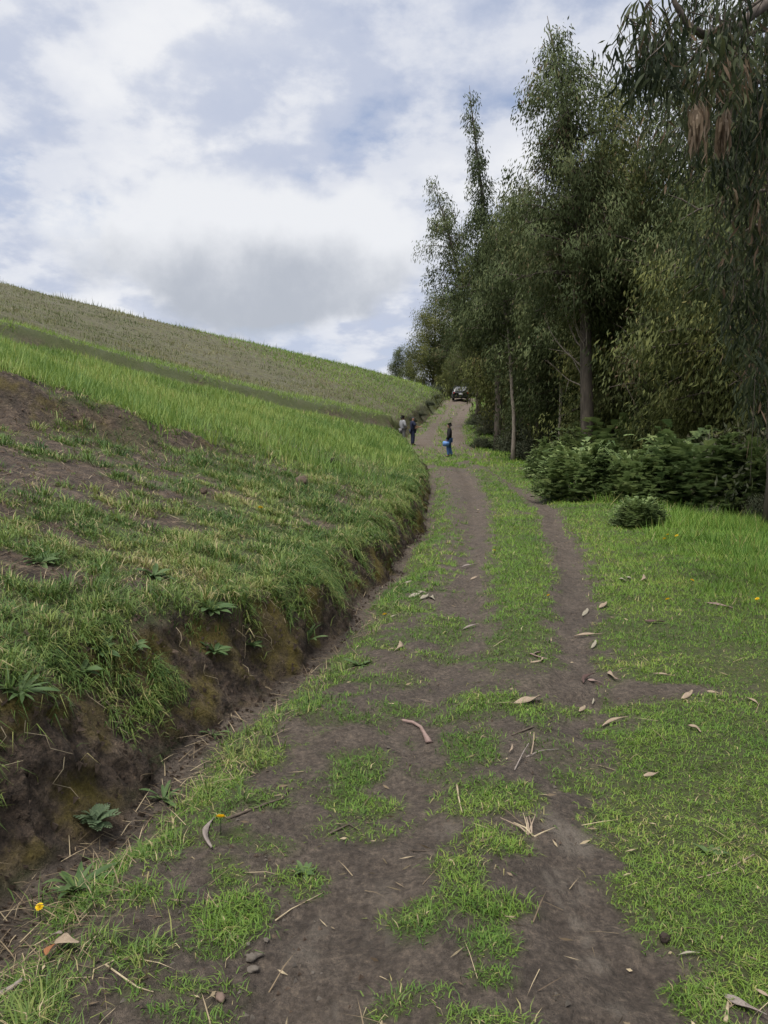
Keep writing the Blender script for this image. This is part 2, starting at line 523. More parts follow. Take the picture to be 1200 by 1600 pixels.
def spot(px, py, far=140.0):
    """the ground point seen at a place of the photograph"""
    d = Vector((1, 0, 0)) * ((px - 600) / 1200) + CF + CU * ((800 - py) / 1200)
    s = np.concatenate([np.arange(1.2, 12, .01), np.arange(12, 40, .04), np.arange(40, far, .1)])
    X = d.x * s; Y = d.y * s; Zr = EYE + d.z * s
    g = landZ(X, Y)
    hit = np.nonzero(Zr <= g)[0]
    i = hit[0] if len(hit) else len(s) - 1
    return Vector((X[i], Y[i], float(g[i])))


def gz(x, y):
    return float(landZ(np.array([x]), np.array([y]))[0])


def edge_table(pxs):
    pts = [spot(*p) for p in pxs]
    pts.sort(key=lambda v: v.y)
    return table([(p.y, p.x) for p in pts])


lawnEdge = edge_table([(1125, 1590), (1115, 1520), (1050, 1455), (1000, 1400), (958, 1300), (935, 1200), (940, 1130), (950, 1060), (932, 1000), (945, 950), (935, 900), (908, 850), (872, 800), (830, 770)])
leftEdge = edge_table([(150, 1590), (200, 1540), (250, 1450), (345, 1300), (440, 1230), (520, 1150), (565, 1080), (610, 1000), (660, 950), (705, 880), (712, 830), (706, 790), (690, 752)])


def blob_list(items):
    out = []
    for px, py, rx, ry, amp in items:
        c = spot(px, py); a = spot(px + rx, py); f = spot(px, py - ry); n = spot(px, py + ry)
        out.append((c.x, c.y, max(.03, abs(a.x - c.x)), max(.03, abs(f.y - n.y) / 2), amp))
    return out


TURF = blob_list([
    (560, 1200, 55, 26, 1.0), (565, 1255, 65, 24, .95), (545, 1300, 85, 18, .55), (640, 1112, 55, 14, .9), (765, 1098, 95, 26, 1.0),
    (745, 1158, 48, 28, .95), (700, 975, 45, 14, .9), (690, 997, 60, 14, .9), (680, 1030, 75, 12, .7), (760, 1240, 75, 36, .95),
    (765, 1308, 52, 24, .95), (720, 1362, 50, 24, .9), (650, 1440, 50, 30, .95), (765, 1418, 72, 22, .95), (762, 1470, 40, 22, .85),
    (770, 1525, 32, 18, .85), (625, 1560, 34, 12, .7), (600, 1590, 55, 14, .8), (762, 1597, 55, 14, .8), (690, 1550, 18, 9, .6),
    (370, 1430, 62, 36, 1.0), (300, 1545, 75, 24, .95), (475, 1368, 58, 22, .8), (430, 1322, 50, 16, .7), (350, 1345, 34, 14, .7),
    (410, 1250, 60, 20, .75), (880, 1110, 40, 16, .7), (930, 1230, 60, 30, .75), (870, 1170, 60, 30, .25), (340, 1480, 40, 18, .7),
    (600, 1060, 60, 14, .6), (540, 1120, 60, 14, .55), (700, 1210, 40, 16, .5), (480, 1400, 35, 15, .6), (250, 1580, 40, 16, .6)])
BARE = blob_list([(1015, 1078, 125, 17, 1.0), (855, 1130, 60, 36, .9), (1190, 1590, 70, 22, 1.0), (880, 1200, 60, 20, .6), (980, 1130, 40, 12, .6)])

SCUFF = blob_list([(880, 1390, 22, 26, 1), (900, 1440, 12, 14, .9), (915, 1475, 10, 10, .8), (930, 1510, 22, 14, 1), (962, 1580, 22, 26, 1), (890, 1310, 30, 24, .9), (840, 1290, 30, 20, .6), (500, 1470, 16, 40, .6), (470, 1490, 12, 20, .6), (540, 1580, 30, 20, .5), (700, 1300, 30, 14, .5), (600, 1440, 20, 40, .5)])


def blobs(X, Y, items, wob=.35, seed=61):
    n = fbm(X, Y, 6, 3, seed) * wob * 2
    g = np.zeros_like(X)
    for cx, cy, rx, ry, a in items:
        r = np.sqrt(((X - cx) / rx) ** 2 + ((Y - cy) / ry) ** 2)
        g = np.maximum(g, a * sm((1.35 - r + n) / .95))
    return g


def turf_cover(X, Y):
    """how much grass grows on the lane, its verges and the ditch (0..1)"""
    c = X - footline(Y)
    rl = rutL(Y); rr = rutR(Y)
    n = fbm(X, Y, 2.2, 4, 31); nf = fbm(X, Y, 7, 3, 32)
    lawn = sm((X - lawnEdge(Y)) / .22 + .5 + 1.1 * nf)
    lawn = lawn * (1 - blobs(X, Y, BARE)) * sm((n + .95) / .35)
    left = (1 - .55 * sm((4.2 - Y) / 1.2) * sm((.15 - n - .5 * nf) / .3)) * sm((leftEdge(Y) - X) / .45 + .3 + 1.5 * nf) * sm((c - .10) / .2 + .5 * nf) * sm((n + .75) / .55)
    half = (rr - rl) / 2
    mid = sm((half * .54 - np.abs(X - (rl + rr) / 2)) / .22 + .5 + .9 * nf) * sm((Y - 4.6) / 1.2) * sm((n + .75) / .5)
    midfar = mid * sm((34 - Y) / 16 + .5 * n)
    near = blobs(X, Y, TURF)
    # grass straying over the old lane before the climb
    far = sm((n + .1 + .3 * nf) / .3) * sm((Y - 26) / 5) * sm((46 - Y) / 6) * .8
    far2 = sm((n + .05 + .5 * nf) / .35) * np.maximum(np.exp(-((X - (rl + rr) / 2) / .45) ** 2), sm((1.1 - c) / .5)) * sm((Y - 42) / 6) * sm((82 - Y) / 8)
    shoulder = sm((X - rr - .75 + .5 * n) / .5) * sm((Y - 24) / 6)
    shoulderL = sm((n - .05) / .3) * sm((.7 - c) / .4) * sm((Y - 44) / 6) * .6
    g = np.maximum.reduce([lawn * sm((34 - Y) / 8), left * sm((30 - Y) / 8), midfar, near, far, far2, shoulder, shoulderL])
    return np.where(c > 0, g, 0)


def steep(X, Y):
    e = .06
    gx = (landZ(X + e, Y) - landZ(X - e, Y)) / (2 * e); gy = (landZ(X, Y + e) - landZ(X, Y - e)) / (2 * e)
    return np.sqrt(gx * gx + gy * gy)


def hill_cover(X, Y):
    """weeds and grass above the bank, below the furrow"""
    n = fbm(X, Y, .8, 4, 71); nf = fbm(X, Y, 3.1, 3, 72)
    sq, sl = scarp_q(X, Y)
    green = sm((X + 3.6 + .12 * (Y - 5)) / 4.0)          # barer towards the scarp, greener along the lane
    g = sm((n * .9 + nf * .9 - .10 + .68 * green) / .35)
    onscarp = np.exp(-((sq - .15) / .45) ** 2) * (scarp_amp(sl) > .08)
    g = g * (1 - .6 * onscarp)
    foot = np.exp(-((sq + .5) / .5) ** 2) * (scarp_amp(sl) > .12)
    return g * (1 - .55 * foot)


def face_push(X, Y, Z, st):
    c = X - footline(Y)
    f = sm((st - .8) / 1.0) * (c < .1) * (c > -1.6) * sm((50 - Y) / 15)
    return f * (.09 * fbm(Y, Z * 1.2, 1.6, 4, 81) + .07 * fbm(Y, Z * 1.4, 4.5, 4, 83, .65) + .045 * fbm(Y, Z, 15, 3, 85, .7))


# ------------------------------------------------------------------ ground sheets
def build_ground():
    ys = list(np.arange(-8, 1, .25)); y = 1.0
    while y < 135:
        ys.append(y); y += max(.017, .0085 * y)
    while y < 520:
        ys.append(y); y += .05 * y
    Yr = np.array(ys)
    cols = list(np.arange(-.62, .2, .026)) + list(np.arange(.2, 3.7, .034))
    r = 3.7; right = []
    while r < 260: right.append(r); r += max(.06, .032 * r)
    l = .62; left = []
    while l < 260: l += max(.04, .028 * l); left.append(-l)
    Cc = np.array(sorted(left) + cols + right)
    ny, nx = len(Yr), len(Cc)
    YY, CC = np.meshgrid(Yr, Cc, indexing='ij')
    XX = footline(Yr)[:, None] + CC
    ZZ = landZ(XX, YY)
    st = steep(XX, YY)
    # ragged face: push the steep verts in and out
    XX = XX + face_push(XX, YY, ZZ, st)
    turf = turf_cover(XX, YY)
    hc = hill_cover(XX, YY)
    fq, fl = furrow_q(XX, YY)
    onhill = (CC < -.12)
    fieldm = sm((fq - 2.0) / 2.2) * onhill * sm((74 - YY + .35 * (-XX)) / 20 + .35)
    cutf = np.exp(-((fq - .2) / .34) ** 2) * onhill * sm((.25 + fbm(XX, YY, .5, 4, 91)) / .4)
    cov = np.where(CC > 0, turf * .85, hc * .8 * sm((1.5 - st) / .6))
    cov = np.where(onhill & (fq > 0), .9, cov) * (1 - cutf)
    floor = sm((XX - rutR(YY) - 6.5) / 3)          # leaf-strewn forest floor
    cov = cov * (1 - .8 * floor)
    earth = np.clip(np.maximum(sm((st - .7) / .5) * (CC < .25), onhill * 1.0), 0, 1)
    moss = sm((st - 1.0) / .8) * (CC < .15) * .95
    dry = sm((YY - 30) / 14) * (CC > -.1) * (1 - floor) * .75 + .18 * (CC > 0)
    attrs = dict(scuff=blobs(XX, YY, SCUFF, .5, 65), cov=cov, earth=earth, moss=moss, dry=np.clip(dry, 0, 1), field=fieldm * (1 - cutf))
    P = np.stack([XX, YY, ZZ], -1)
    du = np.gradient(P, axis=1); dv = np.gradient(P, axis=0)
    nrm = np.cross(du, dv); nrm /= np.linalg.norm(nrm, axis=-1, keepdims=True) + 1e-12

    def sheet(name, j0, j1):
        sub = P[:, j0:j1 + 1]; n = sub.shape[1]
        idx = np.arange(ny * n).reshape(ny, n)
        q = np.stack([idx[:-1, :-1], idx[:-1, 1:], idx[1:, 1:], idx[1:, :-1]], -1).reshape(-1, 4)
        me = np_mesh(name, sub.reshape(-1, 3), q, None, {k: v[:, j0:j1 + 1].ravel() for k, v in attrs.items()},
                     True, nrm[:, j0:j1 + 1].reshape(-1, 3))
        return tag(link(name, me, M_GROUND), kind='structure')

    jb = int(np.searchsorted(Cc, -.42)); jf = int(np.searchsorted(Cc, .02)); jr = int(np.searchsorted(Cc, 2.9))
    o = sheet('hillside', 0, jb); tag(o, 'green and earthy hillside rising above the cut bank')
    o = sheet('earth_bank', jb, jf); tag(o, 'mossy dark cut earth bank beside the lane')
    o = sheet('dirt_road', jf, jr); tag(o, 'muddy rutted lane with grass between the wheel tracks')
    o = sheet('ground', jr, nx - 1); tag(o, 'grassy ground under the eucalyptus wood')


build_ground()


# ------------------------------------------------------------------ grass
def blade_mesh(name, P, h, w, az, lean, bend, tint, full, mat, side=None):
    """P base points; full=True: five-point blades, else three-point ones"""
    n = len(P)
    d = np.stack([np.cos(az), np.sin(az), 0 * az], -1)
    sa = az + np.pi / 2 + (RNG.uniform(-.9, .9, n) if side is None else side)
    s = np.stack([np.cos(sa), np.sin(sa), 0 * sa], -1)
    up = np.array([0, 0, 1.0])
    tip = P + d * (h * np.sin(lean + bend))[:, None] + up * (h * np.cos(lean + bend))[:, None]
    hw = (w / 2)[:, None]
    gn = np.cross(s, tip - P); gn /= np.linalg.norm(gn, axis=1, keepdims=True) + 1e-9
    flip = np.sign(gn[:, 2:3] + 1e-6); s = s * flip; gn = gn * flip
    nn = gn * .55 + up * .75 + RNG.normal(0, .12, (n, 3)); nn /= np.linalg.norm(nn, axis=1, keepdims=True)
    if full:
        m = P + d * (h * .55 * np.sin(lean))[:, None] + up * (h * .55 * np.cos(lean))[:, None]
        V = np.stack([P - s * hw, P + s * hw, m + s * hw * .8, m - s * hw * .8, tip], 1).reshape(-1, 3)
        b = np.arange(n)[:, None] * 5
        q = b + np.array([[0, 1, 2, 3]]); t = b + np.array([[3, 2, 4]])
        return np_mesh(name, V, q, t, dict(tint=np.repeat(tint, 5)), True, np.repeat(nn, 5, 0))
    V = np.stack([P - s * hw, P + s * hw, tip], 1).reshape(-1, 3)
    t = np.arange(n)[:, None] * 3 + np.array([[0, 1, 2]])
    return np_mesh(name, V, None, t, dict(tint=np.repeat(tint, 3)), True, np.repeat(nn, 3, 0))


def wedge(n, y0, y1, power=1.0, x0=-.66, x1=.66, pad=1.3):
    """points thinning out with distance over the ground in and beside the view"""
    u = RNG.uniform(0, 1, n)
    if power == 1.0: Y = y0 * (y1 / y0) ** u
    else:
        a = 1 - power; Y = (y0 ** a + u * (y1 ** a - y0 ** a)) ** (1 / a)
    X = (Y + pad) * RNG.uniform(x0, x1, n)
    return X, Y


def grass(name, X, Y, cov, h, w, lean=(.1, .6), bend=(.2, .9), tint=None, full=True, mat=None, label=None, sink=.012):
    keep = RNG.uniform(0, 1, len(X)) < cov
    X = X[keep]; Y = Y[keep]
    n = len(X)
    hh = h(X, Y) if callable(h) else np.full(n, h)
    ww = w(X, Y) if callable(w) else np.full(n, w)
    tt = tint(X, Y) if callable(tint) else np.full(n, .4)
    hh = hh * RNG.uniform(.55, 1.25, n)
    P = np.stack([X, Y, landZ(X, Y) - sink], -1)
    me = blade_mesh(name, P, hh, ww * RNG.uniform(.7, 1.3, n), RNG.uniform(0, 2 * np.pi, n), RNG.uniform(*lean, n),
                    RNG.uniform(*bend, n), np.clip(tt, 0, 1), full, mat)
    o = link(name, me, mat)
    tag(o, label, 'grass', kind='stuff')
    return o


def clump(X, Y, k, spread):
    """turn tuft centres into blade bases"""
    n = len(X)
    Xb = np.repeat(X, k); Yb = np.repeat(Y, k)
    sp = np.repeat(spread, k) if not np.isscalar(spread) else spread
    a = RNG.uniform(0, 2 * np.pi, n * k); r = np.abs(RNG.normal(0, 1, n * k)) * sp
    return Xb + np.cos(a) * r, Yb + np.sin(a) * r, a


def tufts(name, X, Y, cov, k, h, w, spread, tint, mat, label, full=True, lean=(.1, .95), bend=(.2, .9)):
    keep = RNG.uniform(0, 1, len(X)) < cov
    X = X[keep]; Y = Y[keep]; n = len(X)
    hh = (h(X, Y) if callable(h) else np.full(n, h)) * RNG.uniform(.55, 1.4, n)
    sp = (spread(X, Y) if callable(spread) else np.full(n, spread))
    ww = (w(X, Y) if callable(w) else np.full(n, w))
    tt = tint(X, Y) + RNG.normal(0, .08, n)
    Xb, Yb, a = clump(X, Y, k, sp)
    N = n * k
    hb = np.repeat(hh, k) * RNG.uniform(.5, 1.15, N)
    tb = np.repeat(tt, k) + RNG.normal(0, .12, N)
    tb = np.where(RNG.uniform(0, 1, N) < .07, RNG.uniform(.8, 1, N), tb)
    P = np.stack([Xb, Yb, landZ(Xb, Yb) - .012], -1)
    me = blade_mesh(name, P, hb, np.repeat(ww, k) * RNG.uniform(.7, 1.3, N), a + RNG.normal(0, .5, N),
                    RNG.uniform(*lean, N), RNG.uniform(*bend, N), np.clip(tb, 0, 1), full, mat)
    o = link(name, me, mat)
    tag(o, label, 'grass', kind='stuff')
    return o


def turf_tint(X, Y):
    return .43 + .40 * fbm(X, Y, 1.3, 4, 101) + .16 * fbm(X, Y, 6, 2, 102) + RNG.normal(0, .13, len(X)) + (RNG.uniform(0, 1, len(X)) < .06) * .4


# close-cropped turf of the verges and the strip between the ruts
X, Y = wedge(350000, 1.3, 9.5, 1.3, -.45, .75)
c = turf_cover(X, Y) * sm((9.8 - Y + .6 * fbm(X, Y, 1.5, 2, 19)) / 3.2)
grass('verge_grass', X, Y, c ** 1.2, lambda x, y: .043 + .02 * fbm(x, y, 2, 2, 5), lambda x, y: .0022 + .00066 * y,
      (.15, .9), (.2, .9), turf_tint, True, M_LAWN, 'short bright turf on the near verge and between the ruts')
X, Y = wedge(310000, 5.5, 34, 1.15, -.2, .66)
c = turf_cover(X, Y) * sm((Y - 5.6) / 3.5)
grass('mid_turf', X, Y, c, lambda x, y: .06 + .035 * sm((x - lawnEdge(y) - .8) / 2) + .002 * y, lambda x, y: .004 + .00095 * y,
      (.1, .8), (.2, .8), lambda x, y: turf_tint(x, y) - .03, False, M_LAWN, 'short turf along the lane further off')
X, Y = wedge(60000, 30, 100, 1.0, -.02, .3)
c = turf_cover(X, Y)
grass('roadside_turf', X, Y, c, lambda x, y: .16 + .002 * y, lambda x, y: .001 * y, (.1, .7), (.2, .7),
      turf_tint, False, M_LAWN, 'green grass on the shoulders of the climbing lane')
# longer tufts on the lane and in the ditch
X, Y = wedge(9500, 1.6, 14, 1.2, -.62, .45)
c = turf_cover(X, Y) * (X < lawnEdge(Y) + .05)
ditch = sm((.75 - (X - footline(Y))) / .3)
tufts('lane_tufts', X, Y, c * (.30 + .32 * ditch), 15, lambda x, y: .05 + .045 * sm((.9 - (x - footline(y))) / .4), lambda x, y: .0032 + .0006 * y,
      lambda x, y: .03 + .002 * y, lambda x, y: .42 + .2 * fbm(x, y, 1.1, 2, 8), M_TUFT, 'loose grass tufts on the lane and along the ditch')
# ragged longer grass on the lawn edge and to the right below the shrubs
X, Y = wedge(9000, 6, 22, 1.0, .2, .66)
c = sm((X - lawnEdge(Y) - .7) / 1.4) * (.25 + .75 * sm((Y - 9) / 5)) * sm((.3 + fbm(X, Y, .9, 2, 88)) / .5)
tufts('long_verge_grass', X, Y, c, 12, lambda x, y: .13 + .012 * y, lambda x, y: .003 + .0008 * y, lambda x, y: .05 + .004 * y,
      lambda x, y: .36 + .2 * fbm(x, y, .8, 2, 18), M_LAWN, 'longer grass at the edge of the shrubs', False, (.05, .5), (.1, .6))
# hillside above the bank
def hill_pts(n, y0, y1, power, x0=-.66, x1=.22, pad=1.6):
    X, Y = wedge(n, y0, y1, power, x0, x1, pad)
    m = (X - footline(Y)) < -.16
    return X[m], Y[m]


def hill_tint(x, y):
    return .40 + .34 * fbm(x, y, 1.3, 3, 111) + RNG.normal(0, .10, len(x)) - .06 * sm((x + 3) / 3)


X, Y = hill_pts(20000, 2.0, 13, 1.15)
c = (hill_cover(X, Y) * .8 + .06) * sm((1.25 - steep(X, Y)) / .35)
tufts('hill_weeds', X, Y, c, 9, lambda x, y: .05 + .002 * y, lambda x, y: .0035 + .0007 * y, lambda x, y: .03 + .003 * y,
      lambda x, y: hill_tint(x, y) + .08, M_TUFT, 'short weeds creeping over the soil of the near slope')
X, Y = hill_pts(3300, 2.0, 14, 1.0)
c = (hill_cover(X, Y) * .85 + .12) * sm((1.5 - steep(X, Y)) / .35)
tufts('hill_tufts', X, Y, c, 62, lambda x, y: .092 + .045 * vn(x * 2, y * 2, 3) + .004 * y, lambda x, y: .003 + .0007 * y,
      lambda x, y: .042 + .004 * y, hill_tint, M_TUFT, 'coarse grass tufts on the near slope above the bank')
X, Y = hill_pts(26000, 10, 40, 1.0)
fq, fl = furrow_q(X, Y); sq, sl = scarp_q(X, Y)
c = np.maximum(hill_cover(X, Y), .35) * (fq < .1) * sm((1.0 - steep(X, Y)) / .35)
tufts('mid_hill_tufts', X, Y, c * .9, 9, lambda x, y: .13 + .002 * y, lambda x, y: .004 + .0008 * y, lambda x, y: .06 + .006 * y,
      lambda x, y: hill_tint(x, y) - .04, M_TUFT, 'dense green grass further along the slope', False, (.1, .8), (.2, .8))
# fringe hanging over the lip of the bank
Yl = 1.6 * (44 / 1.6) ** RNG.uniform(0, 1, 4200)
Xl = footline(Yl) - faceW(Yl) * RNG.uniform(.5, 1.6, len(Yl))
c = sm((.12 + fbm(Xl, Yl, 1.1, 3, 77)) / .3) * np.interp(Yl, [2, 4, 7, 12], [.55, .75, .9, 1.0])
keep = RNG.uniform(0, 1, len(Xl)) < c
Xl = Xl[keep]; Yl = Yl[keep]
k = 15; n = len(Xl)
Xb, Yb, a = clump(Xl, Yl, k, .04 + .004 * Yl)
N = len(Xb)
az = RNG.normal(-.35, .9, N)
P = np.stack([Xb, Yb, landZ(Xb, Yb) - .01], -1)
hb = np.repeat(np.interp(Yl, [2, 5, 9], [.07, .09, .12]) + .05 * RNG.uniform(-1, 1, n) + .003 * Yl, k) * RNG.uniform(.5, 1.25, N)
tb = np.clip(np.repeat(.40 + .22 * fbm(Xl, Yl, .7, 2, 12), k) + RNG.normal(0, .14, N) + (RNG.uniform(0, 1, N) < .1) * .4, 0, 1)
o = link('bank_fringe', blade_mesh('bank_fringe', P, hb, .003 + .0007 * Yb, az, RNG.uniform(.3, 1.3, N), RNG.uniform(.3, 1.3, N), tb, True, M_TUFT), M_TUFT)
tag(o, 'grass hanging over the lip of the cut bank', 'grass', kind='stuff')
Yl = 1.7 * (16 / 1.7) ** RNG.uniform(0, 1, 1500)
Xl = footline(Yl) - faceW(Yl) * RNG.uniform(.30, 1.05, len(Yl))
keep = RNG.uniform(0, 1, len(Xl)) < sm((-.02 + fbm(Xl, Yl, 1.5, 3, 78)) / .25)
Xl = Xl[keep]; Yl = Yl[keep]; k = 26; n = len(Xl)
Xb, Yb, a = clump(Xl, Yl, k, .022 + .003 * Yl); N = len(Xb)
Zb = landZ(Xb, Yb)
P = np.stack([Xb + face_push(Xb, Yb, Zb, steep(Xb, Yb)), Yb, Zb], -1)
hb = np.repeat(.065 + .035 * RNG.uniform(-1, 1, n) + .003 * Yl, k) * RNG.uniform(.5, 1.3, N)
tb = np.clip(np.repeat(.45 + RNG.normal(0, .16, n), k) + RNG.normal(0, .14, N), 0, 1)
o = link('bank_tufts', blade_mesh('bank_tufts', P, hb, .003 + .0007 * Yb, RNG.normal(-.3, .8, N), RNG.uniform(.3, 1.4, N), RNG.uniform(.3, 1.2, N), tb, True, M_TUFT), M_TUFT)
tag(o, 'grass tufts rooted on the face of the cut bank', 'grass', kind='stuff')
# tall bright crop band between scarp and furrow
X, Y = hill_pts(150000, 8, 50, .9, -.66, .1)
fq, fl = furrow_q(X, Y); sq, sl = scarp_q(X, Y)
inb = np.where(sl < 4.6, sm((sq - .45 + .5 * fbm(X, Y, 1.1, 3, 47)) / .6), sm((Y - 13.5 - .25 * (X + 3) + fbm(X, Y, .5, 4, 4) * 5) / 4.5))
c = inb * sm((-.35 - fq + .5 * fbm(X, Y, .8, 3, 48)) / .5) * sm((-(X - footline(Y)) - .35) / .5)
grass('crop_grass', X, Y, c * sm((.8 + fbm(X, Y, 1.2, 3, 46)) / .5), lambda x, y: (.25 + .14 * fbm(x, y, .7, 3, 6)) * np.where(RNG.uniform(0, 1, len(x)) < .06, 1.5, 1), lambda x, y: .007 + .0010 * y, (.02, .35), (.05, .6),
      lambda x, y: .42 + .42 * fbm(x, y, .5, 4, 7) + RNG.normal(0, .2, len(x)), False, M_CROP, 'tall bright green cereal crop on the slope')
# cropped green strip just above the furrow and the flowery top of the slope
X, Y = hill_pts(90000, 18, 86, .8, -.62, .1)
fq, fl = furrow_q(X, Y)
strip = sm((fq - .45 + .4 * fbm(X, Y, .8, 3, 49)) / .3) * sm((3.2 - fq) / 1.0)
strip = np.maximum(strip, sm((fq - .5) / 1.0) * sm((Y - 46 + .9 * X) / 16)) * sm((-(X - footline(Y)) - faceW(Y) * .5) / .5)
grass('slope_turf', X, Y, strip, lambda x, y: .14 + .003 * y, lambda x, y: .005 + .0009 * y, (.1, .6), (.2, .7),
      lambda x, y: .42 + .3 * fbm(x, y, .3, 3, 27) + RNG.normal(0, .14, len(x)), False, M_CROP, 'green turf above the furrow and beside the climbing lane')
# weedy upper field
X, Y = hill_pts(150000, 18, 92, .7, -.75, .1)
fq, fl = furrow_q(X, Y)
rows = .55 + .45 * np.sin(fq * 3.3 + 1.2 * fbm(X, Y, .2, 2, 33))
c = sm((fq - 2.4) / 1.2) * (.35 + .65 * rows) * sm((.5 + fbm(X, Y, .22, 4, 34)) / .5) * sm((.55 + fbm(fq * 1.6, fl * .12, 1, 3, 36)) / .4)
grass('field_weeds', X, Y, c, lambda x, y: .17 + .12 * vn(x * .9, y * .9, 2), lambda x, y: .004 + .0007 * y, (.02, .45), (.05, .5),
      lambda x, y: .46 + .42 * fbm(x, y, .25, 4, 35) + RNG.normal(0, .16, len(x)), False, M_WEED, 'dry weeds and stubble on the upper field')
# tall stalks along the skyline
t_ = RNG.uniform(-6, 62, 1500)
dd = RNG.normal(-.8, .9, 1500)
X = A_PT[0] - .824 * t_ + CREST_N[0] * dd; Y = A_PT[1] - .566 * t_ + CREST_N[1] * dd
grass('skyline_weeds', X, Y, sm((.3 + fbm(X, Y, .3, 3, 37)) / .5), lambda x, y: .40 + .3 * vn(x * .7, y * .7, 2), .05, (.0, .25), (.0, .3),
      lambda x, y: .35 + RNG.normal(0, .2, len(x)), False, M_WEED, 'scattered tall weeds along the skyline of the hill')
# dead stalks lying about
X, Y = wedge(26000, 1.6, 16, 1.2, -.66, .6)
c = X - footline(Y)
st = steep(X, Y)
cv = np.where(c < -.1, .75 * sm((.85 - hill_cover(X, Y)) / .5) + .12, .05 + .55 * sm((.55 - c) / .3)) * (st < 1.4)
lane = (c > 0) & (turf_cover(X, Y) < .15)
cv = np.where(c > .5, cv * .3, cv)
grass('dead_straw', X, Y, cv, lambda x, y: .12 + .006 * y, lambda x, y: .0022 + .0006 * y, (1.15, 1.5), (.0, .14),
      lambda x, y: RNG.uniform(0, 1, len(x)), True, M_DRY, 'dry straw and dead stalks lying on the soil', -.004)


# ------------------------------------------------------------------ trees
M_BARK = plain_mat('gum_bark', (0.045, 0.037, 0.031), (0.135, 0.112, 0.090), 5, .85, .5, .15, stretch=(3, 3, .5))
M_BARK_PALE = plain_mat('pale_gum_bark', (0.14, 0.115, 0.095), (0.31, 0.265, 0.22), 5, .8, .35, .15, stretch=(3, 3, .5))
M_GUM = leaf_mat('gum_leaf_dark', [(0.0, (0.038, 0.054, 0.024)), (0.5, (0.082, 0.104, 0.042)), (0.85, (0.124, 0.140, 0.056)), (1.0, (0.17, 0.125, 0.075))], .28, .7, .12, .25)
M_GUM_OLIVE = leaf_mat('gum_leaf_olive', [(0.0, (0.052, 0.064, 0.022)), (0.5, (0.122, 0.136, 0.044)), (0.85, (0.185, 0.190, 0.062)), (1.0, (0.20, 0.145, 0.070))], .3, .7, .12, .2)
M_GUM_NEAR = leaf_mat('gum_leaf_near', [(0.0, (0.018, 0.027, 0.013)), (0.45, (0.042, 0.056, 0.024)), (0.8, (0.085, 0.096, 0.040)), (1.0, (0.16, 0.110, 0.070))], .3, .6, .15)  # darker base than the other gum leaves: backlit shade put into the colour
M_DEAD = leaf_mat('dead_gum_leaf', [(0.0, (0.10, 0.070, 0.045)), (1.0, (0.27, 0.20, 0.13))], .25)


def leaf_cloud(name, P, D, length, width, tint, O=None, curved=False):
    """P base points, D hang directions; slim pointed leaves"""
    n = len(P)
    D = D / (np.linalg.norm(D, axis=1, keepdims=True) + 1e-9)
    r = RNG.normal(0, 1, (n, 3)); s = np.cross(D, r); s /= np.linalg.norm(s, axis=1, keepdims=True) + 1e-9
    L = length[:, None]; W = width[:, None] / 2
    nn = None
    if O is not None:
        gn = np.cross(s, D); fl = np.sign((gn * O).sum(1, keepdims=True) + 1e-6); s = s * fl; gn = gn * fl
        nn = gn * .28 + O / (np.linalg.norm(O, axis=1, keepdims=True) + 1e-9) * .8
        nn /= np.linalg.norm(nn, axis=1, keepdims=True) + 1e-9
    if not curved:
        m = P + D * L * .42
        V = np.stack([P, m + s * W, P + D * L, m - s * W], 1).reshape(-1, 3)
        q = np.arange(n)[:, None] * 4 + np.array([[0, 1, 2, 3]])
        return np_mesh(name, V, q, None, dict(tint=np.repeat(tint, 4)), nn is not None, None if nn is None else np.repeat(nn, 4, 0))
    b = np.cross(s, D) * (RNG.uniform(-.16, .16, n)[:, None]) * L + s * (RNG.uniform(-.2, .2, n)[:, None]) * L
    p1 = P + D * L * .3 + b * .7; p2 = P + D * L * .66 + b * .8; tip = P + D * L
    V = np.stack([P, p1 + s * W, p1 - s * W, p2 + s * W * .85, p2 - s * W * .85, tip], 1).reshape(-1, 3)
    bi = np.arange(n)[:, None] * 6
    q = bi + np.array([[1, 3, 4, 2]])
    t = np.concatenate([bi + np.array([[0, 1, 2]]), bi + np.array([[3, 5, 4]])])
    return np_mesh(name, V, q, t, dict(tint=np.repeat(tint, 6)), False)


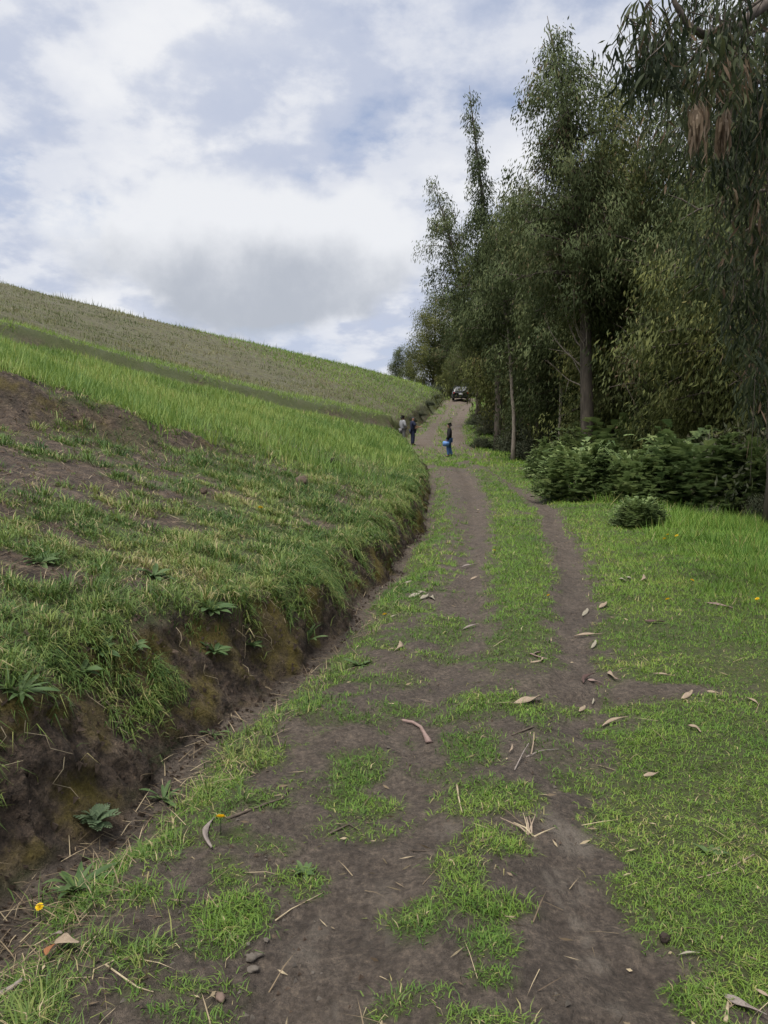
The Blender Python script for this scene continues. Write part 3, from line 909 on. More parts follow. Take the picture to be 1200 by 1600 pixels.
def gum_tree(H, r0, lean, prof, nb, n_leaf, leaf_l, leaf_w, seed, rise=.9, bare=5, sig=.32, tint0=.45, bark=None, fork=None):
    """meshes for one eucalyptus: trunk with its limbs, and a crown of hanging leaves"""
    R = np.random.default_rng(seed)
    tb = MB()
    ns = 14
    wob = R.normal(0, .035, (ns + 1, 2)).cumsum(0) * H / 15

    def axis(s):
        i = min(int(s * ns), ns - 1); f = s * ns - i
        w = wob[i] * (1 - f) + wob[i + 1] * f
        return Vector((lean[0] * s ** 1.6 + w[0], lean[1] * s ** 1.6 + w[1], H * s))

    def rad(s): return r0 * ((1 - s) ** .85 * .95 + .035) * (1 + .35 * math.exp(-s * 40))

    ss = [i / ns for i in range(ns + 1)]
    tb.tube([axis(s) - Vector((0, 0, .25 if s == 0 else 0)) for s in ss], [rad(s) for s in ss], 9)
    ps = np.array(prof, float)
    s0 = ps[0, 0]
    sg = np.linspace(s0, 1, 200); cw = np.cumsum(np.interp(sg, ps[:, 0], ps[:, 1]) + .12); cw /= cw[-1]
    centres = []; weights = []; outs = []
    for k in range(nb):
        s = float(np.interp((k + R.uniform(0, 1)) / nb, cw, sg))
        a = k * 2.39996 + R.normal(0, .4)
        L = float(np.interp(s, ps[:, 0], ps[:, 1])) * R.choice([.5, .75, 1.0, 1.0, 1.3]) * R.uniform(.85, 1.12)
        el = R.uniform(.35, .8) * rise
        p = axis(s * .97); pts = [p]
        d = Vector((math.cos(a) * math.cos(el), math.sin(a) * math.cos(el), math.sin(el)))
        nseg = 5
        for i in range(nseg):
            d = (d + Vector((R.normal(0, .12), R.normal(0, .12), -.16 + R.normal(0, .06)))).normalized()
            p = p + d * (L / nseg / max(.55, math.cos(el))); pts.append(p)
        rb = min(rad(s) * .55, .012 + .022 * L)
        tb.tube(pts, [rb * (1 - .8 * i / nseg) for i in range(nseg + 1)], 5, cap=False)
        for i in range(1, nseg):
            q = pts[i]; e_ = Vector(R.normal(0, .5, 3)) + Vector((0, 0, .25)); e_.normalize(); l2 = L * R.uniform(.25, .5)
            tb.tube([q, q + e_ * l2 * .5, q + e_ * l2 + Vector((0, 0, -.1 * l2))], [rb * .4, rb * .28, .003], 4, cap=False)
        for i in range(2, nseg + 1):
            for _ in range(2):
                centres.append(pts[i] + Vector(R.normal(0, .16 * max(.5, L), 3)))
                weights.append(.25 + .5 * L); outs.append((math.cos(a), math.sin(a), 0))
    for k in range(bare):                      # dead bare limbs below the crown
        s = s0 * R.uniform(.5, 1.35); a = R.uniform(0, 6.28); el = R.uniform(.5, 1.0)
        p = axis(min(s, .95)); pts = [p]; L = R.uniform(1.0, 2.4) * H / 15
        d = Vector((math.cos(a) * math.cos(el), math.sin(a) * math.cos(el), math.sin(el)))
        for i in range(5):
            d = (d + Vector(R.normal(0, .14, 3))).normalized(); p = p + d * L / 5; pts.append(p)
        tb.tube(pts, [.03 * (1 - .17 * i) for i in range(6)], 5, 1, cap=False)
        for _t in range(3):
            q = pts[int(R.integers(2, 6))]; e_ = (d + Vector(R.normal(0, .6, 3))).normalized(); tb.tube([q, q + e_ * L * .25], [.012, .004], 4, 1, cap=False)
    # leader tip
    for k in range(8):
        centres.append(axis(R.uniform(.88, .965)) + Vector(R.normal(0, .10, 3))); weights.append(.25); outs.append((0, 0, 1))
    C = np.array(centres); Wt = np.array(weights); O = np.array(outs)
    idx = R.choice(len(C), n_leaf, p=Wt / Wt.sum())
    tone = R.normal(0, .19, len(C))
    dv = np.clip(R.normal(0, 1, (n_leaf, 3)), -1.7, 1.7)
    P = C[idx] + dv * np.array([sig, sig, sig * 1.25])
    Ow = dv * .8 + O[idx] * .7 + np.array([0, 0, .35])
    D = np.array([0, 0, -1.0]) + O[idx] * .35 + R.normal(0, .42, (n_leaf, 3))
    tint = np.clip(tint0 + tone[idx] + R.normal(0, .08, n_leaf) + (R.uniform(0, 1, n_leaf) < .03) * .5, 0, 1)
    crown = leaf_cloud('crown', P, D, leaf_l * R.uniform(.6, 1.3, n_leaf), leaf_w * R.uniform(.7, 1.3, n_leaf), tint, Ow)
    trunk = tb.mesh('trunk', (bark or M_BARK, M_BARK_PALE))
    return trunk, crown


TREES = {}
TREES['main'] = gum_tree(13.9, .24, (-1.5, .2), [(.36, 1.2), (.52, 1.8), (.66, 1.35), (.8, 1.05), (.9, .7), (1, .12)], 80, 46000, .16, .038, 11, bare=16, sig=.21)
TREES['slender'] = gum_tree(19.2, .22, (-1.7, 0), [(.30, 1.7), (.45, 1.8), (.58, 1.3), (.68, .6), (.85, .42), (1, .08)], 74, 26000, .22, .055, 12, bare=6, sig=.21)
TREES['edge'] = gum_tree(18.0, .22, (-4.1, 0), [(.36, 1.9), (.5, 2.0), (.62, 1.6), (.74, 2.0), (.86, 1.1), (1, .15)], 44, 14000, .25, .065, 13, bare=5, sig=.30)
TREES['olive'] = gum_tree(11.2, .085, (-.6, .2), [(.28, 1.0), (.5, 1.5), (.7, 1.2), (.88, .7), (1, .1)], 66, 30000, .16, .042, 14, bare=5, sig=.19, tint0=.5)
TREES['broad'] = gum_tree(11.0, .17, (.4, .3), [(.14, 1.8), (.4, 2.2), (.7, 1.6), (.9, .8), (1, .2)], 70, 34000, .20, .050, 15, bare=6, sig=.30, tint0=.42)
TREES['tall'] = gum_tree(14.0, .15, (-.8, .2), [(.26, 1.2), (.55, 2.2), (.78, 1.7), (.92, .9), (1, .15)], 70, 30000, .21, .052, 25, bare=9, sig=.27, tint0=.45)
TREES['spindly'] = gum_tree(10.0, .10, (-.9, .2), [(.45, 1.0), (.7, 1.3), (.9, .8), (1, .3)], 26, 13000, .19, .046, 16, bare=4, sig=.3, bark=M_BARK_PALE)
TREES['right'] = gum_tree(14.0, .20, (-.3, -.4), [(.24, 1.2), (.4, 1.6), (.6, 1.6), (.8, 1.3), (1, .4)], 64, 30000, .16, .028, 17, bare=3, sig=.32, tint0=.42)
for k, (t, c) in TREES.items():
    c.materials.append(M_GUM_OLIVE if k == 'olive' else M_GUM)
olive_broad = TREES['broad'][1].copy(); olive_broad.materials.clear(); olive_broad.materials.append(M_GUM_OLIVE)
TREES['broad_olive'] = (TREES['broad'][0], olive_broad)
olive_tall = TREES['tall'][1].copy(); olive_tall.materials.clear(); olive_tall.materials.append(M_GUM_OLIVE)
TREES['tall_olive'] = (TREES['tall'][0], olive_tall)


def plant_tree(kind, x, y, scale=1.0, rz=0.0, label=None, group=None, name='eucalyptus_tree', zs=None):
    root = empty(name, (x, y, gz(x, y) - .02), rz)
    s = scale
    root.scale = (s, s, zs or s)
    link('trunk', TREES[kind][0], None, root); link('crown', TREES[kind][1], None, root)
    tag(root, label, 'tree', group)
    return root


FR = 'eucalyptus trees along the front of the wood'
plant_tree('main', 6.35, 24, 1, 0, 'tallest dark eucalyptus with thick bare lower trunk behind the fern shrubs', FR)
plant_tree('slender', 6.2, 42, 1, 0, 'slender eucalyptus with a thin feathery tip rising left of the tallest tree', FR)
plant_tree('edge', 7.0, 58, 1, 0, 'leaning open-crowned eucalyptus at the sky edge of the wood', FR)
plant_tree('olive', 8.0, 26, 1.2, 0, 'olive green pointed eucalyptus just right of the tallest tree', FR)
plant_tree('tall', 9.2, 23, .86, .6, 'dark bushy eucalyptus between the olive one and the overhanging leaves', FR)
plant_tree('right', 7.15, 14, 1, .0, 'eucalyptus whose brown trunk stands at the right picture edge', FR)
plant_tree('tall', 7.2, 36, .92, 0, 'dark eucalyptus filling the gap left of the tallest tree', FR)
plant_tree('tall_olive', 7.6, 49, .92, 0, 'olive eucalyptus beside the climbing lane', FR)
plant_tree('tall', 9.6, 63, 1.0, .3, 'dark eucalyptus overhanging the lane above the walkers', FR)
plant_tree('spindly', 5.55, 33, 1.0, 0, 'thin pale straight trunk at the lane edge in front of the wood', FR)
plant_tree('spindly', 7.1, 31, .85, 1.3, 'thin pale leaning trunk in the shade behind the grey bushes', FR)
plant_tree('spindly', 7.9, 26, 1.05, 4.0, 'thin dark-leaved trunk close behind the thick bare trunk', FR)
plant_tree('broad', 13.0, 78, 1.0, .2, 'dark eucalyptus right of the parked car', FR)
plant_tree('broad', 10.2, 97, .85, 4.4, 'dark eucalyptus straight behind the parked car', FR)
plant_tree('broad_olive', 8.6, 99, .60, 5.1, 'bushy olive eucalyptus behind the bank left of the car', FR)
plant_tree('broad', 12.6, 100, 1.0, 2.9, 'dark eucalyptus behind the car on its right', FR)
plant_tree('spindly', 2.3, 128, 1.02, 2.2, 'left one of two small far trees on the ridge skyline', 'far trees on the ridge')
plant_tree('spindly', 4.9, 126, .98, .4, 'right one of two small far trees on the ridge skyline', 'far trees on the ridge')
# the shaded wood behind them
rb = np.random.default_rng(5)
BACK = []
for y, xs in ((27, (8.3,)), (31.5, (8.5,)), (39.5, (8.4,)), (46, (8.9,)), (53, (9.2,)), (60, (10.4,)), (17.5, (9.2, 11.6)), (22.5, (8.6, 10.8, 13.2)), (28, (9.2, 11.8, 14.6)), (34, (9.4, 12.2, 15.4, 18.6)), (42, (9.6, 13.0, 17)), (50, (10, 14, 19)), (57, (10.4, 14.5)), (68, (11.6, 16)), (88, (14.2, 18.5)), (110, (6.6, 10.5, 14.5))):
    for x in xs:
        BACK.append((x + rb.normal(0, .4), y + rb.normal(0, .7)))
for i, (x, y) in enumerate(BACK):
    top = .30 + .05 * rb.uniform(-1, 1)
    if x / y > .40: top = .44
    if y > 60: top = .20
    hgt = 1.6 + top * y - gz(x, y)
    s = min(1.5, max(.78, hgt / 11.0))
    plant_tree('broad' if i % 3 else 'broad_olive', x, y, s, rb.uniform(0, 6.28),
               'eucalyptus standing in the shade deeper in the wood', 'eucalyptus trees deeper in the wood')


# the branch that hangs into the picture from a tree beside the viewer
def overhang_tree():
    bx_, by_ = 6.6, 7.6
    z0 = gz(bx_, by_)
    root = empty('eucalyptus_tree', (bx_, by_, z0), 0)
    tag(root, 'nearest eucalyptus reaching drooping branches of long leaves into the upper right corner', 'tree', FR)
    R = np.random.default_rng(23)
    tb = MB()
    tb.tube([(0, 0, -.2), (.05, 0, 2), (-.05, .05, 5), (.1, 0, 8), (.1, 0, 11)], [.24, .2, .17, .12, .05], 10)
    link('trunk', tb.mesh('trunk', (M_BARK,)), None, root)

    def W(px, py, d):      # a point in the air at a given distance from the viewer
        v = Vector((1, 0, 0)) * ((px - 600) / 1200) + CF + CU * ((800 - py) / 1200)
        return v * d + Vector((0, 0, EYE)) - Vector((bx_, by_, z0))
    limbs = [
        [(.0, 0, 4.6), W(1330, -40, 6.6), W(1205, 0, 6.2), W(1150, 42, 6.0), W(1100, 55, 5.9), W(1075, 40, 5.8), W(1055, 5, 5.8), W(1040, -40, 5.8)],
        [(.0, 0, 5.4), W(1250, -160, 6.4), W(1100, -120, 6.0), W(1010, -70, 5.7), W(975, -20, 5.6)],
        [(.0, 0, 4.0), W(1330, 150, 7.0), W(1240, 120, 6.9), W(1175, 130, 6.8), W(1125, 170, 6.8)],
        [(.0, 0, 3.0), W(1330, 330, 7.4), W(1250, 290, 7.3), W(1180, 300, 7.2), W(1140, 350, 7.2)],
        [(.05, 0, 2.4), W(1330, 450, 7.6), W(1245, 420, 7.6), W(1185, 440, 7.6), W(1165, 490, 7.6)],
        [(.0, 0, 5.8), W(1300, -120, 7.4), W(1180, -130, 7.6), W(1080, -90, 7.8), W(1010, 10, 7.9), W(990, 60, 7.9)],
        [(.0, 0, 5.0), W(1290, -10, 8.2), W(1190, 0, 8.4), W(1110, 50, 8.6), W(1060, 120, 8.7)],
    ]
    bb = MB()
    for i, l in enumerate(limbs):
        n = len(l)
        bb.tube(l, [(.052 if i == 0 else .032) * (1 - .8 * k / (n - 1)) + .004 for k in range(n)], 7, cap=False)
    P = []; D = []
    # hanging sprays: (px, py, distance, half width px, drop px, sprays)
    sprays = [(985, 20, 5.6, 28, 70, 7), (1000, 85, 5.6, 26, 75, 7), (1045, 25, 5.8, 38, 120, 16), (1110, 20, 6.0, 55, 140, 26), (1175, 30, 6.2, 50, 200, 30),
              (1160, 180, 6.8, 40, 150, 20), (1185, 300, 7.0, 35, 150, 17), (1160, 380, 7.2, 32, 140, 14), (1195, 440, 7.4, 32, 180, 18),
              (1185, 550, 7.6, 25, 100, 8), (1070, 110, 8.2, 55, 150, 26), (1130, 130, 8.4, 50, 220, 30), (1040, 70, 7.9, 30, 110, 11), (1230, 200, 6.6, 50, 500, 40), (1260, 60, 6.4, 60, 260, 30),
              (1110, 320, 8.6, 30, 140, 10)]
    for px, py, d, rx, drop, ns in sprays:
        for _ in range(ns):
            dist = d + R.normal(0, .3)
            a = W(px + R.normal(0, rx * .6), py + R.uniform(-.25, .55) * drop, dist)
            ln_ = R.uniform(.25, .7) * drop / 1200 * dist
            b = a + Vector((R.normal(0, .08), R.normal(0, .08), -ln_))
            m = (a + b) / 2 + Vector((R.normal(0, .05), R.normal(0, .05), 0))
            if R.uniform() < .6: bb.tube([a + Vector((R.normal(0, .1), R.normal(0, .1), .12)), a, m, b], [.005, .004, .003, .002], 3, cap=False)
            for _k in range(int(R.uniform(14, 26))):
                u = R.uniform(0, 1)
                q = a.lerp(m, u * 2) if u < .5 else m.lerp(b, u * 2 - 1)
                P.append(q + Vector(R.normal(0, .045, 3))); D.append((R.normal(0, .36), R.normal(0, .36), -1 + abs(R.normal(0, .2))))
    link('branch', bb.mesh('branch', (M_BARK,)), None, root)
    P = np.array([tuple(p) for p in P]); D = np.array(D); n = len(P)
    t = np.clip(R.normal(.40, .26, n) + .25 * np.sin(P[:, 0] * 5) * np.sin(P[:, 2] * 4) + (R.uniform(0, 1, n) < .05) * .5, 0, 1)
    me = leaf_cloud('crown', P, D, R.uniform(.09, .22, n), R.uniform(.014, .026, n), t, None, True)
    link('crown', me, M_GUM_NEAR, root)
    for px, py, d, ln_ in ((1088, 178, 5.6, .27), (1131, 190, 5.7, .22)):      # bunches of dead brown leaves
        a = W(px, py, d); n = 90
        Pd = np.array(a)[None] + R.normal(0, 1, (n, 3)) * np.array([.022, .022, .05])
        Dd = np.stack([R.normal(0, .07, n), R.normal(0, .07, n), -np.ones(n)], -1)
        me = leaf_cloud('dead_leaves', Pd, Dd, R.uniform(.5, 1, n) * ln_, R.uniform(.016, .028, n), R.uniform(0, 1, n), None, True)
        o = link('dead_leaves', me, M_DEAD, root); o['label'] = 'hanging bunch of dead brown leaves'
        tw = MB(); tw.tube([a + Vector((.02, 0, .5)), a + Vector((0, 0, .2)), a], [.004, .003, .003], 4); link('twig', tw.mesh('twig', (M_BARK,)), None, root)


overhang_tree()

# ------------------------------------------------------------------ shrubs
M_FERN = leaf_mat('fern_shrub_leaf', [(0.0, (0.070, 0.110, 0.044)), (0.5, (0.160, 0.220, 0.084)), (0.9, (0.24, 0.29, 0.115)), (1.0, (0.15, 0.19, 0.08))], .3, .6, .2, .2)
M_BUSH = leaf_mat('dull_bush_leaf', [(0.0, (0.030, 0.040, 0.022)), (0.5, (0.070, 0.082, 0.044)), (1.0, (0.135, 0.125, 0.075))], .25, .6, .2, .35)
M_STEM = plain_mat('shrub_stem', (0.055, 0.045, 0.030), (0.12, 0.10, 0.065), 14, .85, .2)


def fern_shrub(n_fr, seed):
    R = np.random.default_rng(seed)
    V = []; F = []; T = []; NN = []
    for i in range(n_fr):
        a = R.uniform(0, 2 * math.pi); cz = R.uniform(.05, 1)
        r = math.sqrt(max(0, 1 - (cz * .92) ** 2))
        rr_ = R.uniform(.45, 1.0) ** .5
        lump = 1 + .24 * math.sin(a * 3 + seed) * (1 - cz) + .14 * math.sin(a * 5 + cz * 6 + seed) + R.normal(0, .10)
        p = Vector((math.cos(a) * r * rr_ * lump, math.sin(a) * r * rr_ * lump, max(.03, cz * rr_ * lump)))
        d = Vector((math.cos(a) * (.4 + r), math.sin(a) * (.4 + r), R.uniform(.0, 1.6))).normalized()
        L = R.uniform(.10, .24)
        side = d.cross(Vector((0, 0, 1))).normalized()
        nrm = side.cross(d)
        t = min(1, max(0, .5 + R.normal(0, .20) + .1 * math.sin(a * 2 + seed)))
        m = 8
        for k in range(m):
            u = (k + .6) / m
            q = p + d * L * u - Vector((0, 0, 1)) * L * .35 * u * u
            ll = L * .42 * math.sin(math.pi * min(1, .15 + .85 * (1 - u) ** .8)) + .012
            for s in (-1, 1):
                tip = q + side * s * ll + d * ll * .45 + nrm * R.normal(0, .012) - Vector((0, 0, ll * .15))
                b = len(V)
                V += [tuple(q - d * .016), tuple(q + d * .024), tuple(tip)]; T += [t + R.normal(0, .05)] * 3
                F.append((b, b + 1, b + 2) if s < 0 else (b, b + 2, b + 1))
                NN += [tuple((nrm * .5 + p.normalized() * .6 + Vector((0, 0, .3))).normalized())] * 3
    return np_mesh('foliage', np.array(V), None, np.array(F), dict(tint=np.clip(T, 0, 1)), True, np.array(NN))


def stem_mesh(seed, n=9):
    R = np.random.default_rng(seed); mb = MB()
    for i in range(n):
        a = R.uniform(0, 6.28); e = R.uniform(.2, .7)
        p = Vector((0, 0, -.1)); pts = [p]
        d = Vector((math.cos(a) * e, math.sin(a) * e, 1)).normalized()
        for k in range(4):
            d = (d + Vector(R.normal(0, .12, 3))).normalized(); p = p + d * .2; pts.append(p)
        mb.tube(pts, [.018, .015, .012, .009, .005], 5, cap=False)
    return mb.mesh('stem', (M_STEM,))


def leafy_bush(n, seed, ll=.10, lw=.035):
    R = np.random.default_rng(seed)
    nc = 70
    a = R.uniform(0, 6.28, nc); cz = R.uniform(.0, 1, nc); r = np.sqrt(np.clip(1 - (.9 * cz) ** 2, 0, 1)) * R.uniform(.3, 1.0, nc)
    C = np.stack([np.cos(a) * r, np.sin(a) * r, cz * R.uniform(.5, 1.05, nc)], -1)
    i = R.integers(0, nc, n)
    P = C[i] + R.normal(0, .12, (n, 3)); P[:, 2] = np.abs(P[:, 2])
    D = P * .8 + R.normal(0, .6, (n, 3)) + np.array([0, 0, -.2])
    t = np.clip(.45 + R.normal(0, .15, nc)[i] + R.normal(0, .12, n), 0, 1)
    return leaf_cloud('foliage', P, D, R.uniform(.6, 1.4, n) * ll, R.uniform(.7, 1.3, n) * lw, t, P + R.normal(0, .3, P.shape) + np.array([0, 0, .3]))


FERN = [fern_shrub(3000, 3), fern_shrub(3000, 8), fern_shrub(2600, 13)]
for m in FERN: m.materials.append(M_FERN)
BUSH = [leafy_bush(9000, 5), leafy_bush(9000, 6)]
for m in BUSH: m.materials.append(M_BUSH)
STEMS = [stem_mesh(1), stem_mesh(2)]


def shrub(kind, i, x, y, rx, ry, h, rz, label, group, name):
    root = empty(name, (x, y, gz(x, y) - .03), rz)
    root.scale = (rx, ry, h)
    link('stem', STEMS[i % 2], None, root); link('foliage', (FERN[i % 3] if kind == 'fern' else BUSH[i % 2]), None, root)
    return tag(root, label, 'shrub', group)


FG = 'ferny green shrubs at the foot of the wood'
for i, (px, py, wpx, hpx, lab) in enumerate([
        (1085, 795, 100, 108, 'largest ferny shrub in the middle of the shrub bank'),
        (1165, 800, 60, 105, 'ferny shrub beside the brown trunk at the picture edge'),
        (905, 778, 66, 76, 'ferny shrub at the lane end of the shrub bank'),
        (985, 788, 62, 78, 'ferny shrub between the lane end one and the largest'),
        (1000, 820, 40, 40, 'small round ferny shrub standing alone on the grass in front'),
        (945, 752, 80, 86, 'ferny shrub right under the thick bare trunk'),
        (1040, 758, 80, 72, 'ferny shrub behind the largest one'),
        (1135, 760, 70, 78, 'ferny shrub at the back near the brown trunk'),
        (865, 745, 45, 52, 'low ferny shrub farthest along the lane')]):
    p = spot(px, py); d = p.y
    shrub('fern', i, p.x, p.y, wpx / 1200 * d, wpx / 1200 * d * .8, hpx / 1200 * d, i * 1.7, lab, FG, 'fern_shrub')
BG = 'dull bushes in front of the wood'
for i, (px, py, wpx, hpx, lab) in enumerate([
        (835, 722, 36, 46, 'dull grey green bush next to the thin pale trunk'),
        (880, 715, 40, 60, 'dull bush left of the thick bare trunk'),
        (795, 708, 24, 34, 'small dull bush where the lane begins to climb'),
        (1185, 808, 30, 34, 'small leafy weed clump below the brown trunk'),
        (1110, 812, 26, 20, 'low dark weed clump in the grass before the largest shrub')]):
    p = spot(px, py); d = p.y
    shrub('bush', i, p.x, p.y, wpx / 1200 * d, wpx / 1200 * d, hpx / 1200 * d, i * 2.1, lab, BG, 'roadside_bush')
UG = 'undergrowth bushes in the shade of the wood'
ru = np.random.default_rng(77)
for x, y in [(8.2, 17.5), (9.8, 18.5), (11, 21), (8, 24.5), (9.6, 26), (7.6, 28.5), (9.4, 31), (11.5, 30), (7.4, 35), (9, 38), (11.5, 37), (7.6, 41.5), (9.5, 45), (12, 47), (8, 52), (10.5, 55), (8.6, 60), (11, 66), (12.4, 73), (13.5, 84), (11.8, 90), (10.6, 93.5), (6.3, 93), (8.6, 103), (12.8, 17), (13, 26), (15, 34)]:
    s = ru.uniform(1.1, 1.7)
    shrub('bush', int(ru.integers(0, 2)), x, y, s, s, s * ru.uniform(1.0, 1.5), ru.uniform(0, 6), 'shaded bush in the undergrowth of the wood', UG, 'undergrowth_bush')
for i, (x, y, s, lab) in enumerate([(6.9, 50.5, .9, 'brown scrubby bush on the right shoulder at the foot of the climb'), (6.9, 55.5, .8, 'scrubby bush on the right shoulder halfway up the climb'), (8.0, 62, .8, 'scrubby bush on the right shoulder high up the climb'), (5.6, 44.5, .7, 'scrubby bush on the right shoulder level with the walkers')]):
    shrub('bush', i, x, y, s, s * 1.3, s * .8, i, lab, 'scrubby bushes on the right shoulder', 'scrub_bush')
for i, (x, y, s, lab) in enumerate([(1.9, 57.5, .5, 'dark scrub clinging to the bank behind the two men'), (2.9, 63.5, .5, 'dark scrub on the bank midway up the climb'), (4.0, 70, .5, 'dark scrub on the upper bank'), (5.1, 77, .5, 'dark scrub on the bank just below the car')]):
    shrub('bush', i, x, y, s, s * 1.8, s * .7, .5, lab, 'dark scrub on the climbing bank', 'scrub_bush')


# ------------------------------------------------------------------ people
def cloth(name, c, var=.75, rough=.85):
    return plain_mat(name, tuple(v * var for v in c), c, 9, rough, .25)


M_SKIN = cloth('skin', (0.30, 0.17, 0.11), .9, .6)
M_HAIR = cloth('black_hair', (0.012, 0.010, 0.009))
M_BLACK = cloth('black_jacket_cloth', (0.012, 0.012, 0.014))
M_JEANS = cloth('blue_jeans_cloth', (0.085, 0.17, 0.40))
M_BAG = cloth('blue_bag_cloth', (0.13, 0.26, 0.55), .8, .6)
M_GREY = cloth('light_grey_cloth', (0.34, 0.34, 0.35))
M_GREY2 = cloth('grey_trouser_cloth', (0.20, 0.195, 0.20))
M_NAVY = cloth('navy_cloth', (0.020, 0.026, 0.055))
M_SHOE = cloth('dark_shoe', (0.02, 0.018, 0.018))


def skin(name, J, edges, root, mat, parent, lv=2):
    names = list(J)
    me = bpy.data.meshes.new(name)
    me.from_pydata([J[n][0] for n in names], [(names.index(a), names.index(b)) for a, b in edges], [])
    o = bpy.data.objects.new(name + '_tmp', me); COL.objects.link(o)
    md = o.modifiers.new('s', 'SKIN'); sb = o.modifiers.new('d', 'SUBSURF'); sb.levels = lv; sb.render_levels = lv
    for i, n in enumerate(names):
        r = J[n][1]; r = (r, r) if isinstance(r, (int, float)) else r
        me.skin_vertices[0].data[i].radius = r
        me.skin_vertices[0].data[i].use_root = (n == root)
    dg = bpy.context.evaluated_depsgraph_get(); dg.update()
    out = bpy.data.meshes.new_from_object(o.evaluated_get(dg))
    bpy.data.objects.remove(o, do_unlink=True)
    out.name = name
    out.polygons.foreach_set('use_smooth', np.full(len(out.polygons), True))
    out.materials.clear()
    return link(name, out, mat, parent)


def person(x, y, face, height, label, upper, lower, arms, legs, hair_kind='hair', hat=None, z=None):
    """stand-up figure facing local +Y; arms/legs give joint places"""
    k = height / 1.70
    root = empty('person', (x, y, gz(x, y) if z is None else z), face)
    tag(root, label, 'person', 'people walking up the lane')
    V = lambda *p: tuple(c * k for c in p)
    J = {'pelvis': (V(0, 0, .92), (.135 * k, .10 * k)), 'waist': (V(0, 0, 1.06), (.125 * k, .09 * k)), 'chest': (V(0, .0, 1.27), (.155 * k, .105 * k)),
         'neck0': (V(0, -.005, 1.41), .065 * k), 'neck': (V(0, .012, 1.475), .052 * k), 'jaw': (V(0, .03, 1.53), (.062 * k, .075 * k)), 'skull': (V(0, .02, 1.605), (.075 * k, .092 * k)), 'top': (V(0, .012, 1.66), .055 * k),
         'nose': (V(0, .122, 1.565), .014 * k)}
    E = [('pelvis', 'waist'), ('waist', 'chest'), ('chest', 'neck0'), ('neck0', 'neck'), ('neck', 'jaw'), ('jaw', 'skull'), ('skull', 'top'), ('jaw', 'nose')]
    for s, sn in ((-1, 'l'), (1, 'r')):
        el, wr, hd = arms[sn]
        J['sh' + sn] = (V(s * .175, -.005, 1.375), .062 * k); J['el' + sn] = (V(*el), .043 * k); J['wr' + sn] = (V(*wr), .029 * k); J['palm' + sn] = (V(*hd), (.036 * k, .020 * k))
        E += [('chest', 'sh' + sn), ('sh' + sn, 'el' + sn), ('el' + sn, 'wr' + sn), ('wr' + sn, 'palm' + sn)]
        d = (Vector(hd) - Vector(wr)).normalized(); sd = d.cross(Vector((0, 1, 0.2))).normalized()
        for f in range(5):
            off = (f - 1.5) * .020
            base = Vector(hd)
            if f == 4:
                tip = base + sd * .055 + d * .02
            else:
                tip = base + sd * off + d * (.085 - .012 * abs(f - 1.3)) + Vector((0, .02, 0))
            J['f%d%s' % (f, sn)] = (V(*tip), .0085 * k); E.append(('palm' + sn, 'f%d%s' % (f, sn)))
        kn, an = legs[sn]
        J['hip' + sn] = (V(s * .092, 0, .87), .088 * k); J['kn' + sn] = (V(*kn), .058 * k); J['an' + sn] = (V(*an), .040 * k)
        J['toe' + sn] = (V(an[0] + s * .015, an[1] + .15, .035), (.042 * k, .028 * k))
        E += [('pelvis', 'hip' + sn), ('hip' + sn, 'kn' + sn), ('kn' + sn, 'an' + sn), ('an' + sn, 'toe' + sn)]
    skin('body', J, E, 'pelvis', M_SKIN, root)
    up = lambda n, e: (J[n][0], (J[n][1] + e) if isinstance(J[n][1], float) else tuple(v + e for v in J[n][1]))
    names, um, hem, extra = upper
    g = {n: up(n, extra * k) for n in ('waist', 'chest', 'neck0', 'shl', 'ell', 'shr', 'elr') + (('wrl', 'wrr') if names == 'jacket' else ())}
    g['hem'] = (V(0, 0, hem), (.155 * k, .12 * k))
    ge = [('hem', 'waist'), ('waist', 'chest'), ('chest', 'neck0')]
    for sn in 'lr':
        ge += [('chest', 'sh' + sn), ('sh' + sn, 'el' + sn)] + ([('el' + sn, 'wr' + sn)] if names == 'jacket' else [])
    skin(names, g, ge, 'chest', um, root)
    lm, ex = lower
    g = {n: up(n, ex * k) for n in ('pelvis', 'hipl', 'knl', 'anl', 'hipr', 'knr', 'anr')}
    ge = [('pelvis', 'hipl'), ('hipl', 'knl'), ('knl', 'anl'), ('pelvis', 'hipr'), ('hipr', 'knr'), ('knr', 'anr')]
    skin('trousers', g, ge, 'pelvis', lm, root)
    for s, sn in ((-1, 'l'), (1, 'r')):
        an = legs[sn][1]
        g = {'heel': (V(an[0], an[1] - .035, .045), .048 * k), 'in': (V(an[0], an[1] + .06, .048), .048 * k), 'toe': (V(an[0] + s * .015, an[1] + .17, .034), .036 * k)}
        skin('shoe', g, [('heel', 'in'), ('in', 'toe')], 'heel', M_SHOE, root, 1)
    g = {'a': (V(0, -.045, 1.56), (.060 * k, .052 * k)), 'b': (V(0, -.012, 1.625), (.088 * k, .100 * k)), 'c': (V(0, .008, 1.685), .050 * k)}
    if hat:
        g['p'] = (V(0, .15, 1.625), (.05 * k, .012 * k))
        skin('cap', g, [('a', 'b'), ('b', 'c'), ('b', 'p')], 'b', hat, root, 2)
    else:
        skin('hair', g, [('a', 'b'), ('b', 'c')], 'b', M_HAIR, root, 2)
    for s in (-1, 1):
        fm = MB(); fm.box(V(s * .03, .105, 1.585), V(.018, .012, .009)); link('eye', fm.mesh('eye', (M_HAIR,)), None, root)
    fm = MB(); fm.box(V(0, .100, 1.522), V(.04, .014, .008)); link('mouth', fm.mesh('mouth', (M_HAIR,)), None, root)
    return root


